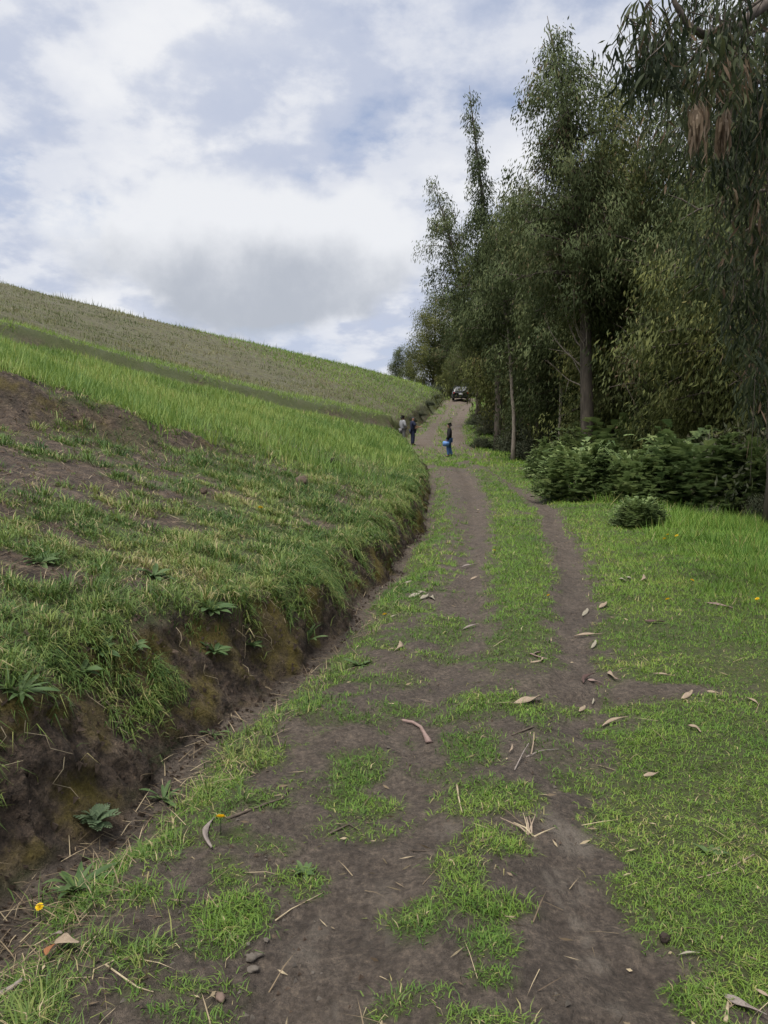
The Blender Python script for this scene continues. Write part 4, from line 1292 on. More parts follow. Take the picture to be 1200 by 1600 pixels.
stand = {'l': ((-.11, .02, .48), (-.11, -.01, .075)), 'r': ((.11, .02, .48), (.11, -.01, .075))}
p = spot(702, 714)
BOY = p.copy()
person(p.x, p.y, math.radians(82), 1.60, 'boy in black jacket and blue jeans standing in the middle of the lane',
       ('jacket', M_BLACK, .80, .046), (M_JEANS, .030),
       {'l': ((-.235, .0, 1.10), (-.21, .10, .87), (-.205, .13, .79)), 'r': ((.235, -.02, 1.10), (.22, .05, .87), (.215, .075, .79))},
       {'l': ((-.10, .08, .49), (-.10, .03, .075)), 'r': ((.09, .0, .48), (.09, -.12, .075))})
# blue bag in his hand
bag = MB()
bag.add([(-.03, -.17, .0), (.03, -.17, 0), (.04, .19, .03), (-.04, .19, .03), (-.045, -.20, .20), (.045, -.20, .20), (.05, .20, .25), (-.05, .20, .25), (-.02, -.17, .27), (.02, -.17, .27), (.02, .15, .31), (-.02, .15, .31)],
        [(0, 3, 2, 1), (0, 1, 5, 4), (1, 2, 6, 5), (2, 3, 7, 6), (3, 0, 4, 7), (4, 5, 9, 8), (5, 6, 10, 9), (6, 7, 11, 10), (7, 4, 8, 11), (8, 9, 10, 11)])
broot = empty('carrier_bag', (p.x - .18, p.y - .20, p.z + .44), math.radians(78))
bb = link('body', bag.mesh('bag_body', (M_BAG,)), None, broot)
hm = MB(); hm.tube([(0, -.08, .29), (0, -.05, .36), (0, 0, .385), (0, .05, .36), (0, .08, .30)], .008, 5); link('handle', hm.mesh('handle', (M_BAG,)), None, broot)
broot.scale = (.9, .78, .85); broot.location.z += .05
tag(broot, 'bright blue bag held by the boy in the black jacket', 'bag')

my = 47.2
person((629 - 600) / 1200 * my, my, math.radians(-60), 1.74, 'man in light grey shirt standing left of the man in navy',
       ('jacket', M_GREY, .84, .042), (M_GREY2, .036),
       {'l': ((-.25, .0, 1.11), (-.22, .12, .90), (-.21, .15, .82)), 'r': ((.25, .02, 1.12), (.16, .20, 1.02), (.11, .26, 1.03))}, stand)
my = 46.4
person((644.5 - 600) / 1200 * my, my, math.radians(-75), 1.70, 'man in navy with a dark cap holding his arm out',
       ('shirt', M_NAVY, .78, .048), (M_NAVY, .038),
       {'l': ((-.24, .02, 1.12), (-.16, .22, 1.02), (-.12, .28, 1.04)), 'r': ((.24, .10, 1.14), (.22, .36, 1.10), (.21, .44, 1.12))}, stand, hat=M_NAVY)

# ------------------------------------------------------------------ parked car
M_PAINT = plain_mat('black_car_paint', (0.010, 0.011, 0.013), (0.014, 0.015, 0.018), 3, .22, 0, .6)
M_GLASS = plain_mat('dark_car_glass', (0.02, 0.025, 0.03), (0.03, 0.035, 0.04), 3, .35, 0, .25)
M_RUB = plain_mat('tyre_rubber', (0.012, 0.012, 0.012), (0.022, 0.022, 0.022), 20, .9, .2)
M_RIM = plain_mat('wheel_rim', (0.30, 0.30, 0.31), (0.4, 0.4, 0.41), 10, .35, 0, .5, .8)
M_TAIL = plain_mat('tail_light_red', (0.25, 0.012, 0.012), (0.32, 0.02, 0.018), 10, .25, 0, .6)
M_PLATE = plain_mat('number_plate', (0.62, 0.62, 0.60), (0.72, 0.72, 0.70), 10, .5, 0)


def build_car(x, y, rz):
    a = gz(x - .1, y + 1.2); b = gz(x + .1, y - 1.2)
    root = empty('parked_car', (x, y, (a + b) / 2 + .02), rz)
    root.rotation_euler = (math.atan2(a - b, 2.4), 0, rz)
    tag(root, 'black car parked at the top of the lane seen from behind', 'car')
    # sections along the length (y, half width, sill z, belt z)
    sec = [(-2.15, .72, .42, .86), (-2.08, .80, .34, .96), (-1.7, .86, .28, 1.00), (0, .88, .26, .98), (1.2, .87, .26, .94), (1.9, .82, .30, .84), (2.12, .70, .38, .68)]
    V = []; F = []
    for (yy, w, z0, z1) in sec:
        V += [(-w * .92, yy, z0), (-w, yy, z0 + .18), (-w * 1.0, yy, (z0 + z1) / 2 + .08), (-w * .95, yy, z1 - .03), (-w * .86, yy, z1), (w * .86, yy, z1), (w * .95, yy, z1 - .03), (w, yy, (z0 + z1) / 2 + .08), (w, yy, z0 + .18), (w * .92, yy, z0)]
    n = 10
    for i in range(len(sec) - 1):
        for k in range(n):
            F.append((i * n + k, i * n + (k + 1) % n, (i + 1) * n + (k + 1) % n, (i + 1) * n + k))
    F.append(tuple(range(n))); F.append(tuple(range((len(sec) - 1) * n, len(sec) * n))[::-1])
    mb = MB(); mb.add(V, F)
    body = link('body', mb.mesh('car_body', (M_PAINT,)), None, root)
    cab = MB()
    c = [(-1.98, .74, .97), (-1.55, .62, 1.47), (.35, .62, 1.49), (1.0, .74, .97)]
    V = [(-c[0][1], c[0][0], c[0][2]), (c[0][1], c[0][0], c[0][2]), (c[1][1], c[1][0], c[1][2]), (-c[1][1], c[1][0], c[1][2]), (-c[2][1], c[2][0], c[2][2]), (c[2][1], c[2][0], c[2][2]), (c[3][1], c[3][0], c[3][2]), (-c[3][1], c[3][0], c[3][2])]
    cab.add(V, [(0, 1, 2, 3), (3, 2, 5, 4), (4, 5, 6, 7), (0, 3, 4, 7), (1, 6, 5, 2)])
    cb = link('cabin', cab.mesh('cabin', (M_PAINT,), False), None, root)
    md = cb.modifiers.new('b', 'BEVEL'); md.width = .05; md.segments = 2
    g = MB(); g.add([(-.62, -1.965, 1.03), (.62, -1.965, 1.03), (.53, -1.62, 1.42), (-.53, -1.62, 1.42)], [(0, 1, 2, 3)])
    g.v = [(q[0], q[1] - .03, q[2] + .02) for q in g.v]
    link('rear_window', g.mesh('rear_window', (M_GLASS,), False), None, root)
    for s in (-1, 1):
        g = MB(); g.add([(s * .735, -1.6, 1.05), (s * .735, .78, 1.05), (s * .645, .28, 1.41), (s * .645, -1.4, 1.41)], [(0, 1, 2, 3)])
        g.v = [(q[0] + s * .012, q[1], q[2]) for q in g.v]
        link('side_window', g.mesh('side_window', (M_GLASS,), False), None, root)
        t = MB(); t.box((s * .70, -2.10, .86), (.20, .08, .17)); link('tail_light', t.mesh('tail_light', (M_TAIL,), False), None, root)
        m = MB(); m.box((s * .98, .62, 1.02), (.20, .10, .14)); m.box((s * .88, .64, .97), (.10, .05, .05)); o = link('wing_mirror', m.mesh('wing_mirror', (M_PAINT,), False), None, root)
        for wy in (-1.32, 1.32):
            t = MB(); t.tube([(s * .66, wy, .32), (s * .68, wy, .32), (s * .86, wy, .32), (s * .88, wy, .32)], [.27, .32, .32, .27], 20)
            w = link('wheel', t.mesh('tyre', (M_RUB,)), None, root)
            r = MB(); r.tube([(s * .80, wy, .32), (s * .885, wy, .32)], [.20, .19], 14); link('rim', r.mesh('rim', (M_RIM,)), None, w)
    b = MB(); b.box((0, -2.16, .52), (1.50, .12, .20)); link('bumper', b.mesh('bumper', (M_PAINT,), False), None, root)
    pl = MB(); pl.box((0, -2.16, .76), (.42, .03, .13)); link('number_plate', pl.mesh('number_plate', (M_PLATE,), False), None, root)
    for s in (-1, 1):
        rl = MB(); rl.tube([(s * .55, -1.3, 1.50), (s * .55, -1.25, 1.54), (s * .55, .1, 1.555), (s * .55, .15, 1.50)], .018, 5)
        link('roof_rail', rl.mesh('roof_rail', (M_RUB,)), None, root)


build_car(8.25, 84.0, math.radians(-4))

# ------------------------------------------------------------------ weeds, flowers and litter
M_YEL = leaf_mat('dandelion_petal', [(0, (0.72, 0.42, 0.01)), (1, (0.85, 0.62, 0.02))], .2)
M_PLANTAIN = leaf_mat('plantain_leaf', [(0, (0.040, 0.078, 0.028)), (.5, (0.085, 0.135, 0.050)), (1, (0.13, 0.17, 0.07))], .25, .6, .15, .5)
M_GREYLEAF = leaf_mat('grey_green_leaf', [(0, (0.06, 0.095, 0.05)), (1, (0.12, 0.165, 0.085))], .25, .6, .2)


def leaf_strip(L, W, arch, curl, seed, n=7, lift=.3, sickle=0.0):
    """one leaf: two rows of faces folded along the midrib, growing along +Y"""
    R = np.random.default_rng(seed)
    V = []; F = []
    for i in range(n + 1):
        u = i / n
        y = L * (u - arch * .15 * u * u); z = L * (lift * u - arch * u * u) + .004
        w = W / 2 * (math.sin(math.pi * min(1, u * .93 + .06)) ** .75) + .001
        x0 = sickle * L * math.sin(math.pi * u)
        tw = curl * math.sin(u * 5 + seed)
        V += [(x0 - w, y, z + w * (.35 + tw)), (x0, y, z), (x0 + w, y, z + w * (.35 - tw))]
        if i:
            b = (i - 1) * 3
            F += [(b, b + 1, b + 4, b + 3), (b + 1, b + 2, b + 5, b + 4)]
    return np_mesh('leaf', np.array(V), np.array(F), None, dict(tint=np.full(len(V), .5) + np.tile([.06, -.1, .06], n + 1)), True)


PL_LONG = [leaf_strip(1, .15, .38, .2, s, 7, .62) for s in (1, 2, 3)]
PL_BROAD = [leaf_strip(1, .27, .30, .25, s, 7, .50) for s in (4, 5, 6)]
for m in PL_LONG + PL_BROAD: m.materials.append(M_PLANTAIN)


def rosette(px, py, size, n, kind, label, tilt=0.0, name='broadleaf_weed', up=.0):
    p = spot(px, py)
    a1 = np.array([p.x]); a2 = np.array([p.y])
    p.x += float(face_push(a1, a2, np.array([p.z]), steep(a1, a2))[0])
    root = empty(name, (p.x, p.y, p.z - .005), 0)
    root.rotation_euler = (0, tilt, 0)
    R = np.random.default_rng(int(px * 7 + py))
    n = int(n * 1.5); size *= .85
    for i in range(n):
        m = (PL_LONG if kind == 'long' else PL_BROAD)[i % 3]
        o = link('leaf', m, None, root)
        s = size * R.uniform(.6, 1.1)
        o.scale = (s, s, s * R.uniform(.6, 1.3))
        o.rotation_euler = (R.uniform(-.25, .35) + up, R.normal(0, .2), i * 2.39996 + R.normal(0, .2))
    return tag(root, label, 'weed', 'broad-leaved weeds')


rosette(118, 1392, .21, 13, 'long', 'big strap-leaved weed lying in the ditch near the picture corner')
rosette(255, 1250, .17, 7, 'long', 'strap-leaved weed with one broad leaf in the ditch by the mossy face')
rosette(125, 1052, .13, 12, 'broad', 'bright green rosette on the lip of the bank, lower of a pair', .25)
rosette(150, 1018, .14, 12, 'broad', 'bright green rosette on the lip of the bank, upper of a pair', .25)
rosette(22, 1085, .18, 12, 'long', 'drooping strap-leaved weed on the bare bank at the picture edge', .3)
rosette(205, 1010, .12, 9, 'broad', 'small dull rosette on the bank beside the rosette pair', .2)
rosette(335, 1018, .15, 11, 'broad', 'rosette hanging on the bank face below the grass', .4)
rosette(402, 1012, .14, 10, 'broad', 'rosette at the foot of the bank beyond the hanging grass', .3)
rosette(330, 955, .20, 14, 'broad', 'leafy clump high on the bank among the grass', .2)
rosette(485, 1002, .22, 10, 'long', 'upright strap-leaved weed in the ditch bend', 0, up=.25)
rosette(520, 930, .16, 9, 'broad', 'grey-leaved weed on the far bank face', .3)
rosette(640, 925, .16, 9, 'long', 'weed by the pale fallen leaves at the ditch', 0)
rosette(560, 1040, .13, 9, 'broad', 'small weed at the lane edge of the ditch', 0)
rosette(1110, 1335, .10, 9, 'broad', 'flat clover-green rosette in the near lawn', 0)
rosette(475, 1365, .075, 8, 'broad', 'small leafy weed on the mud beside the left wheel track', 0)
rosette(240, 900, .17, 12, 'broad', 'dark green leafy clump on the near slope', .2)
rosette(60, 880, .18, 12, 'broad', 'yellow-green leafy clump on the slope at the picture edge', .2)
rosette(330, 1150, .14, 9, 'long', 'weed growing on the ditch edge below the mossy bank', 0)

# feathery thistle-like weed in the ditch
p = spot(148, 1290)
root = empty('feathery_weed', (p.x, p.y, p.z))
V = []; F = []; R = np.random.default_rng(31)
for k in range(9):
    u = (k + .5) / 9; y_ = u; z_ = .75 * u - .55 * u * u; ll = .26 * math.sin(math.pi * (.12 + .85 * u)) + .03
    for s in (-1, 1):
        b = len(V); V += [(0, y_ - .04, z_), (s * ll, y_ + .10, z_ + .03), (s * ll * .8, y_ + .17, z_ + .02), (0, y_ + .06, z_ + .01)]; F.append((b, b + 1, b + 2, b + 3))
FROND = np_mesh('leaf', np.array(V), np.array(F), None, dict(tint=R.uniform(0, 1, len(V))), False); FROND.materials.append(M_GREYLEAF)
for i in range(22):
    o = link('leaf', FROND, None, root); s = R.uniform(.06, .12); o.scale = (s, s, s * R.uniform(.8, 1.6)); o.rotation_euler = (R.uniform(-.1, .7), R.normal(0, .2), i * 2.4)
tag(root, 'feathery grey green weed in the ditch under the mossy face', 'weed')


def flower_head():
    V = []; F = []
    R = np.random.default_rng(3)
    for ring, (n, r, zt) in enumerate(((14, 1.0, .25), (12, .78, .42), (9, .5, .55))):
        for i in range(n):
            a = 2 * math.pi * (i + .5 * ring) / n + R.normal(0, .05); w = .20 * (1.0 if ring < 2 else .8)
            b = len(V); ca, sa = math.cos(a), math.sin(a)
            V += [(ca * .1, sa * .1, .12), (ca * r * .8 - sa * w, sa * r * .8 + ca * w, zt), (ca * r, sa * r, zt + .02), (ca * r * .8 + sa * w, sa * r * .8 - ca * w, zt)]
            F.append((b, b + 1, b + 2, b + 3))
    return np_mesh('flower_head', np.array(V), np.array(F), None, dict(tint=R.uniform(0, 1, len(V))), False)


HEAD = flower_head(); HEAD.materials.append(M_YEL)
sm_ = MB(); sm_.tube([(0, 0, -.05), (.01, 0, .5), (0, 0, 1.0)], [.03, .025, .025], 5); FSTEM = sm_.mesh('stem', (M_PLANTAIN,))


def dandelion(px, py, r, h, label):
    p = spot(px, py + (h * 1200 / max(2.5, spot(px, py).y)) * .8)
    root = empty('dandelion', p)
    s = link('stem', FSTEM, None, root); s.scale = (.06, .06, h)
    f = link('flower_head', HEAD, None, root); f.location = (0, 0, h - .1 * r); r *= 1.25; f.scale = (r, r, r); f.rotation_euler = (.5, 0, px * .1)
    return tag(root, label, 'flower', 'yellow dandelions')


for a in [(345, 1283, .021, .07, 'large yellow dandelion above a withered leaf by the left wheel track'),
          (1043, 939, .022, .06, 'yellow dandelion on the right verge, lower of a pair'),
          (1081, 909, .022, .06, 'yellow dandelion on the right verge, upper of a pair'),
          (1038, 844, .025, .08, 'yellow dandelion near the small round shrub, lower'),
          (1057, 839, .025, .08, 'yellow dandelion near the small round shrub, middle'),
          (1043, 838, .022, .10, 'yellow dandelion near the small round shrub, upper'),
          (772, 861, .020, .05, 'yellow dandelion on the grass strip between the ruts, farther one'),
          (857, 932, .018, .04, 'yellow dandelion on the grass strip beside the right rut'),
          (407, 796, .024, .08, 'yellow dandelion on the grassy slope above the bank'),
          (601, 962, .018, .05, 'yellow dandelion at the edge of the ditch'),
          (1183, 938, .018, .05, 'small yellow dandelion near the right picture edge'),
          (63, 1424, .012, .06, 'tiny yellow flower in the ditch grass at the picture corner')]:
    dandelion(*a)

# fallen gum leaves and bark
def litter_mat(name, a, b): return plain_mat(name, a, b, 30, .75, .3, .2)


M_TAN = litter_mat('tan_dead_leaf', (0.20, 0.15, 0.105), (0.33, 0.26, 0.19))
M_PINK = litter_mat('pinkish_bark_strip', (0.17, 0.115, 0.10), (0.27, 0.195, 0.17))
M_PALE = litter_mat('pale_dead_leaf', (0.19, 0.17, 0.13), (0.30, 0.27, 0.205))
M_GREYL = litter_mat('grey_withered_leaf', (0.15, 0.125, 0.11), (0.26, 0.22, 0.195))
M_RUST = litter_mat('rusty_husk', (0.16, 0.062, 0.028), (0.30, 0.14, 0.06))
M_DARKL = litter_mat('dark_leaf', (0.06, 0.035, 0.032), (0.11, 0.07, 0.06))
FALL = [leaf_strip(1, .12, .05, .9, 11, 8, .10, .12), leaf_strip(1, .075, .02, .9, 12, 8, .06, -.12), leaf_strip(1, .15, .10, .7, 13, 8, .16, .07), leaf_strip(1, .11, .0, .9, 14, 8, .05, .34)]


def thicken(me, t=.02):
    o = bpy.data.objects.new('t', me); COL.objects.link(o)
    md = o.modifiers.new('s', 'SOLIDIFY'); md.thickness = t; md.offset = 0
    dg = bpy.context.evaluated_depsgraph_get(); dg.update()
    out = bpy.data.meshes.new_from_object(o.evaluated_get(dg)); bpy.data.objects.remove(o, do_unlink=True)
    return out


FALL = [thicken(m) for m in FALL]
_fall = {}


def fallen(px, py, px2, py2, kind, mat, label, name='fallen_leaf', cat='leaf', lift=.012, wide=1.0):
    """a leaf lying on the ground from one end to the other"""
    a = spot(px, py); b = spot(px2, py2)
    d = b - a; L = max(.05, math.hypot(d.x, d.y))
    if L > .26: L = .26
    key = (kind, mat.name)
    if key not in _fall:
        m = FALL[kind].copy(); m.materials.clear(); m.materials.append(mat); _fall[key] = m
    o = link(name, _fall[key])
    o.location = (a.x, a.y, a.z + lift)
    o.rotation_euler = (math.atan2(b.z - a.z, L), 0, math.atan2(-d.x, d.y))
    o.scale = (L * wide, L, L)
    return tag(o, label, cat, 'fallen gum leaves and bark')


for a in [
        (804, 1103, 846, 1094, 2, M_TAN, 'tan leaf lying across the grass mound between the ruts'),
        (845, 1022, 860, 1043, 3, M_PINK, 'pink curled leaf on the right rut beside the grass strip'),
        (828, 1038, 844, 1029, 3, M_TAN, 'small tan curl next to the pink curled leaf'),
        (940, 1139, 982, 1125, 1, M_TAN, 'long tan leaf at the corner of the near lawn'),
        (918, 1065, 940, 1072, 2, M_PINK, 'pinkish leaf in the middle of the right rut'),
        (912, 1070, 934, 1053, 1, M_DARKL, 'thin dark twig-like leaf behind the pinkish leaf'),
        (951, 1052, 962, 1066, 2, M_TAN, 'tan leaf at the lawn edge, left of a touching pair'),
        (958, 1062, 971, 1067, 2, M_PINK, 'short pinkish leaf at the lawn edge, right of a touching pair'),
        (1020, 1055, 1050, 1060, 1, M_TAN, 'tan leaf at the far rim of the bare patch in the lawn'),
        (1065, 1097, 1081, 1084, 2, M_TAN, 'tan leaf at the near rim of the bare patch in the lawn'),
        (1104, 1083, 1130, 1091, 2, M_TAN, 'forked tan leaf at the end of the bare patch'),
        (1165, 1094, 1185, 1106, 1, M_TAN, 'tan leaf in the grass beyond the bare patch'),
        (897, 997, 940, 995, 1, M_TAN, 'long tan strip across the right rut'),
        (924, 1016, 930, 1005, 2, M_PALE, 'short pale leaf just below the long tan strip'),
        (910, 965, 917, 955, 2, M_PALE, 'pale leaf chip in the right rut farther up'),
        (936, 952, 947, 945, 2, M_TAN, 'tan leaf on the lawn edge farther up the right rut'),
        (638, 936, 666, 928, 2, M_PALE, 'largest pale leaf in the pile beside the ditch'),
        (650, 925, 667, 929, 0, M_PALE, 'upper pale leaf in the pile beside the ditch'),
        (657, 938, 670, 932, 2, M_PALE, 'lower pale leaf in the pile beside the ditch'),
        (675, 934, 680, 943, 2, M_PALE, 'pale leaf chip on the mud right of the pile'),
        (627, 914, 645, 910, 0, M_PALE, 'pale leaf in the grass above the pile'),
        (610, 966, 625, 962, 2, M_PALE, 'pale leaf beside the dandelion at the ditch'),
        (617, 1019, 625, 1005, 0, M_TAN, 'tan leaf at the left edge of the lane'),
        (721, 888, 748, 884, 1, M_GREYL, 'thin grey stick across the left rut'),
        (735, 908, 748, 902, 2, M_TAN, 'pale tan leaf beside the left rut'),
        (722, 986, 750, 978, 1, M_GREYL, 'grey stick lying by the left rut'),
        (1007, 973, 1040, 976, 2, M_DARKL, 'dark purple leaf on the lawn'),
        (1100, 944, 1160, 955, 1, M_PINK, 'long pale bark strip on the lawn'),
        (1000, 910, 1013, 890, 0, M_TAN, 'tan curled leaf on the far lawn'),
        (968, 905, 979, 911, 2, M_PALE, 'pale chip on the far lawn, left of two'),
        (980, 903, 989, 908, 2, M_PALE, 'pale chip on the far lawn, right of two'),
        (331, 1330, 339, 1240, 1, M_GREYL, 'withered grey leaf lying under the large dandelion'),
        (1060, 1500, 1094, 1496, 1, M_PALE, 'pale stalk poking from the lawn edge near the corner'),
        (1130, 1562, 1200, 1598, 2, M_GREYL, 'big withered grey leaf in the bottom corner'),
        (1180, 1553, 1215, 1572, 2, M_TAN, 'brown curled leaf above the big withered one'),
        (1150, 1572, 1190, 1590, 0, M_PINK, 'pinkish withered leaf beside the big grey one'),
        (524, 849, 547, 844, 1, M_TAN, 'tan stick on the grassy slope above the ditch'),
        (578, 843, 588, 838, 2, M_PALE, 'pale leaf on the lip of the bank'),
        (1095, 1148, 1075, 1139, 2, M_TAN, 'tan leaf sunk in the near lawn'),
        (1005, 1217, 1030, 1213, 2, M_TAN, 'tan leaf flat in the lawn close to the viewer'),
        (925, 1105, 927, 1094, 2, M_PALE, 'pale fleck on the right rut below the pinkish leaf'),
        (905, 1115, 912, 1108, 2, M_TAN, 'tan fleck at the rim of the grass mound'),
        (795, 1180, 800, 1168, 0, M_TAN, 'tan shred by the dug earth between the ruts')]:
    fallen(*a)

# long pink bark strip curling on the left rut
pts = [spot(628, 1129), spot(645, 1132), spot(658, 1140), spot(664, 1150), spot(671, 1163)]
mb = MB(); V = []; F = []
for i, q in enumerate(pts):
    d = (pts[min(i + 1, 4)] - pts[max(i - 1, 0)]); d.z = 0; d.normalize(); s = Vector((-d.y, d.x, 0)); w = (.006, .009, .011, .014, .021)[i]
    for k in (-1, 0, 1): V.append(q + s * w * k + Vector((0, 0, .008 + .012 * (1 - k * k))))
    for k in (-1, 1): V.append(q + s * w * k * .7 + Vector((0, 0, .004)))
for i in range(4):
    b = i * 5
    F += [(b, b + 5, b + 6, b + 1), (b + 1, b + 6, b + 7, b + 2), (b + 3, b + 4, b + 9, b + 8), (b, b + 3, b + 8, b + 5), (b + 2, b + 7, b + 9, b + 4)]
F += [(0, 1, 2, 4, 3), (20, 23, 24, 22, 21)]
mb.add([tuple(v) for v in V], F)
tag(link('bark_strip', mb.mesh('bark_strip', (M_PINK,))), 'long pink strip of bark curling on the mud of the left rut', 'bark')


def stick(pts, r, mat, label, name='stick'):
    q = [spot(*p) + Vector((0, 0, r * .8 + (p[2] if len(p) > 2 else 0))) for p in [(a[0], a[1]) for a in pts]]
    for i, a in enumerate(pts):
        if len(a) > 2: q[i].z += a[2]
    mb = MB(); n = len(q)
    mb.tube(q, [r * (1 - .5 * i / (n - 1)) for i in range(n)], 6)
    return tag(link(name, mb.mesh(name, (mat,))), label, 'stick', 'sticks and stalks on the lane')


M_STICK = litter_mat('brown_stick', (0.055, 0.042, 0.032), (0.12, 0.095, 0.072))
M_STRAWM = litter_mat('straw_stalk', (0.27, 0.215, 0.135), (0.42, 0.35, 0.235))
stick([(355, 1282), (385, 1272), (420, 1258), (440, 1252), (451, 1237)], .007, M_STICK, 'dark forked stick at the edge of the left wheel track')
stick([(714, 1229), (716, 1245), (722, 1272)], .0055, M_STRAWM, 'straight pale straw stalk standing out on the mud between the ruts')
stick([(804, 1204, .0), (818, 1185, .03), (826, 1178, .05)], .004, M_GREYL, 'thin grey twig leaning by the dug earth')
stick([(822, 1185), (845, 1176), (873, 1172)], .005, M_GREYL, 'grey twig lying across the dug earth')
stick([(830, 1180), (833, 1170, .02), (834, 1160, .05)], .004, M_TAN, 'short twig sticking up from the dug earth')
stick([(800, 1150), (830, 1138), (860, 1130)], .006, M_STICK, 'brown twig below the tan leaf on the mound')
stick([(190, 1500), (165, 1510), (215, 1545), (240, 1555)], .004, M_STRAWM, 'bent pale stalk across the ditch mud')
stick([(1178, 1340), (1130, 1365), (1090, 1375)], .004, M_TAN, 'thin stalk lying on the near lawn')
stick([(1134, 1600), (1136, 1585), (1138, 1570)], .007, M_STRAWM, 'short straight straw at the bottom corner')
stick([(515, 1305), (545, 1290), (560, 1300)], .005, M_STICK, 'dark twig on the grass patch by the left rut')
stick([(0, 1560), (20, 1548), (35, 1535)], .012, M_GREYL, 'grey stick end in the corner grass')
stick([(640, 1330), (665, 1331), (690, 1330)], .003, M_STICK, 'thin dark stalk on the mud near the middle')
stick([(430, 1440), (455, 1425), (505, 1400)], .003, M_STRAWM, 'thin straw by the tuft at the left rut')

# bundle of pale straw standing in the mud
p = spot(832, 1308); R = np.random.default_rng(9)
root = empty('straw_bundle', p)
for i in range(7):
    mb = MB(); a = R.normal(0, .022); l = R.uniform(.05, .10)
    x0, y0 = R.normal(0, .010), R.normal(0, .008)
    b_ = R.normal(0, .045); l *= .30 * R.uniform(.1, 1.3)
    mb.tube([(x0, y0, .004), (x0 + .02 + a * .5 + b_ * .3, y0 + .05, l * .7), (x0 + .035 + a + b_, y0 + R.uniform(.08, .14), l)], [.0042, .0036, .002], 5)
    so = link('stalk', mb.mesh('stalk', (M_STRAWM if i % 2 else M_TAN,)), None, root); so.rotation_euler = (0, 0, R.normal(0, .35))
tag(root, 'broken bundle of pale straw lying at the end of the grass strip', 'straw')


# clods and stones
def lump(name, x, y, s, mat, label, cat, seed, zf=.7, sink=.3, group=None):
    bm = bmesh.new(); bmesh.ops.create_icosphere(bm, subdivisions=3, radius=1)
    R = np.random.default_rng(seed); off = R.uniform(0, 50, 3)
    co = np.array([v.co for v in bm.verts])
    n = fbm(co[:, 0] + off[0] + co[:, 2] * .7, co[:, 1] + off[1] - co[:, 2] * .6, 1.4, 4, seed)
    for v, k in zip(bm.verts, n):
        v.co *= (1 + .5 * k); v.co.x *= s[0]; v.co.y *= s[1]; v.co.z *= s[2]
    me = bpy.data.meshes.new(name); bm.to_mesh(me); bm.free()
    me.polygons.foreach_set('use_smooth', np.full(len(me.polygons), True))
    o = link(name, me, mat); o.location = (x, y, gz(x, y) + s[2] * (1 - sink)); o.rotation_euler = (0, 0, R.uniform(0, 6))
    return tag(o, label, cat, group)


M_CLOD = plain_mat('dark_clod', (0.018, 0.013, 0.010), (0.050, 0.037, 0.028), 30, .95, .8)
M_BCLOD = plain_mat('brown_clod', (0.06, 0.042, 0.030), (0.11, 0.08, 0.058), 30, .95, .8)
M_STONE = plain_mat('muddy_stone', (0.075, 0.063, 0.051), (0.14, 0.12, 0.098), 25, .8, .5)
M_PSTONE = plain_mat('pinkish_stone', (0.11, 0.075, 0.058), (0.17, 0.12, 0.095), 25, .8, .5)
CG = 'clods of earth'
for px, py, r, m, lab in [(523, 728, 8, M_CLOD, 'black clod of earth lying on the green slope'), (319, 772, 7, M_BCLOD, 'brown upright clod on the slope above the bank'),
                          (471, 757, 9, M_BCLOD, 'broken clod on the slope left below the black one'), (1038, 1474, 8, M_CLOD, 'small dark clod on the mud near the lawn corner')]:
    p = spot(px, py); s = r / 1200 * p.y
    lump('earth_clod', p.x, p.y, (s, s, s * .85), m, lab, 'clod', int(px), group=CG)
SG = 'stones on the lane'
for px, py, r, m, lab in [(396, 1518, 9, M_STONE, 'pale oblong stone, lowest of three together on the mud'), (392, 1500, 11, M_STONE, 'flat muddy stone, leftmost of three together on the mud'), (405, 1495, 8, M_STONE, 'round muddy stone, rightmost of three together on the mud'),
                          (345, 1562, 10, M_PSTONE, 'pinkish stone at the end of the corner tuft'), (388, 1478, 5, M_STONE, 'small stone above the group of three'), (416, 1472, 6, M_STONE, 'small stone at the tuft beside the left rut'), (489, 1522, 4, M_STONE, 'pebble alone on the smooth mud')]:
    p = spot(px, py); s = r / 1200 * max(2.2, p.y * 1.05)
    lump('stone', p.x, p.y, (s, s * .75, s * .55), m, lab, 'stone', int(px + py), .6, .45, SG)
# withered husks in the corner grass
HG = 'husks in the corner grass'
for a in [(97, 1476, 125, 1492, 2, M_TAN, 'tan woody husk in the grass of the near corner'), (88, 1490, 72, 1510, 2, M_RUST, 'rusty orange husk in the grass of the near corner'), (98, 1474, 70, 1486, 0, M_GREYL, 'grey fibrous husk behind the rusty one')]:
    o = fallen(*a, name='woody_husk', cat='husk', lift=.03, wide=2.3); o['group'] = HG
# loose clods on the bare parts of the slope
X, Y = wedge(26000, 2.2, 15, 1.0, -.66, .1)
c = X - footline(Y); sq, sl = scarp_q(X, Y)
bare_ = np.clip(1.05 - hill_cover(X, Y), 0, 1)
keep = (c < -.15) & (RNG.uniform(0, 1, len(X)) < .10 + .5 * bare_ * (.4 + np.exp(-((sq - .1) / .7) ** 2)))
X = X[keep]; Y = Y[keep]; n = len(X)
P = np.stack([X, Y, landZ(X, Y) - .004], -1)
s = (.004 + .022 * RNG.uniform(0, 1, n) ** 3)[:, None, None] * (1 + .04 * Y)[:, None, None]
base = np.array([[1, 0, 0], [-.5, .87, 0], [-.5, -.87, 0], [0, 0, 1.0]])[None] * RNG.uniform(.6, 1.4, (n, 4, 1))
V = (P[:, None, :] + base * s).reshape(-1, 3); b = np.arange(n)[:, None] * 4
T = np.concatenate([b + np.array([[0, 1, 3]]), b + np.array([[1, 2, 3]]), b + np.array([[2, 0, 3]])])
o = link('slope_clods', np_mesh('slope_clods', V, None, T, None, False), M_BCLOD)
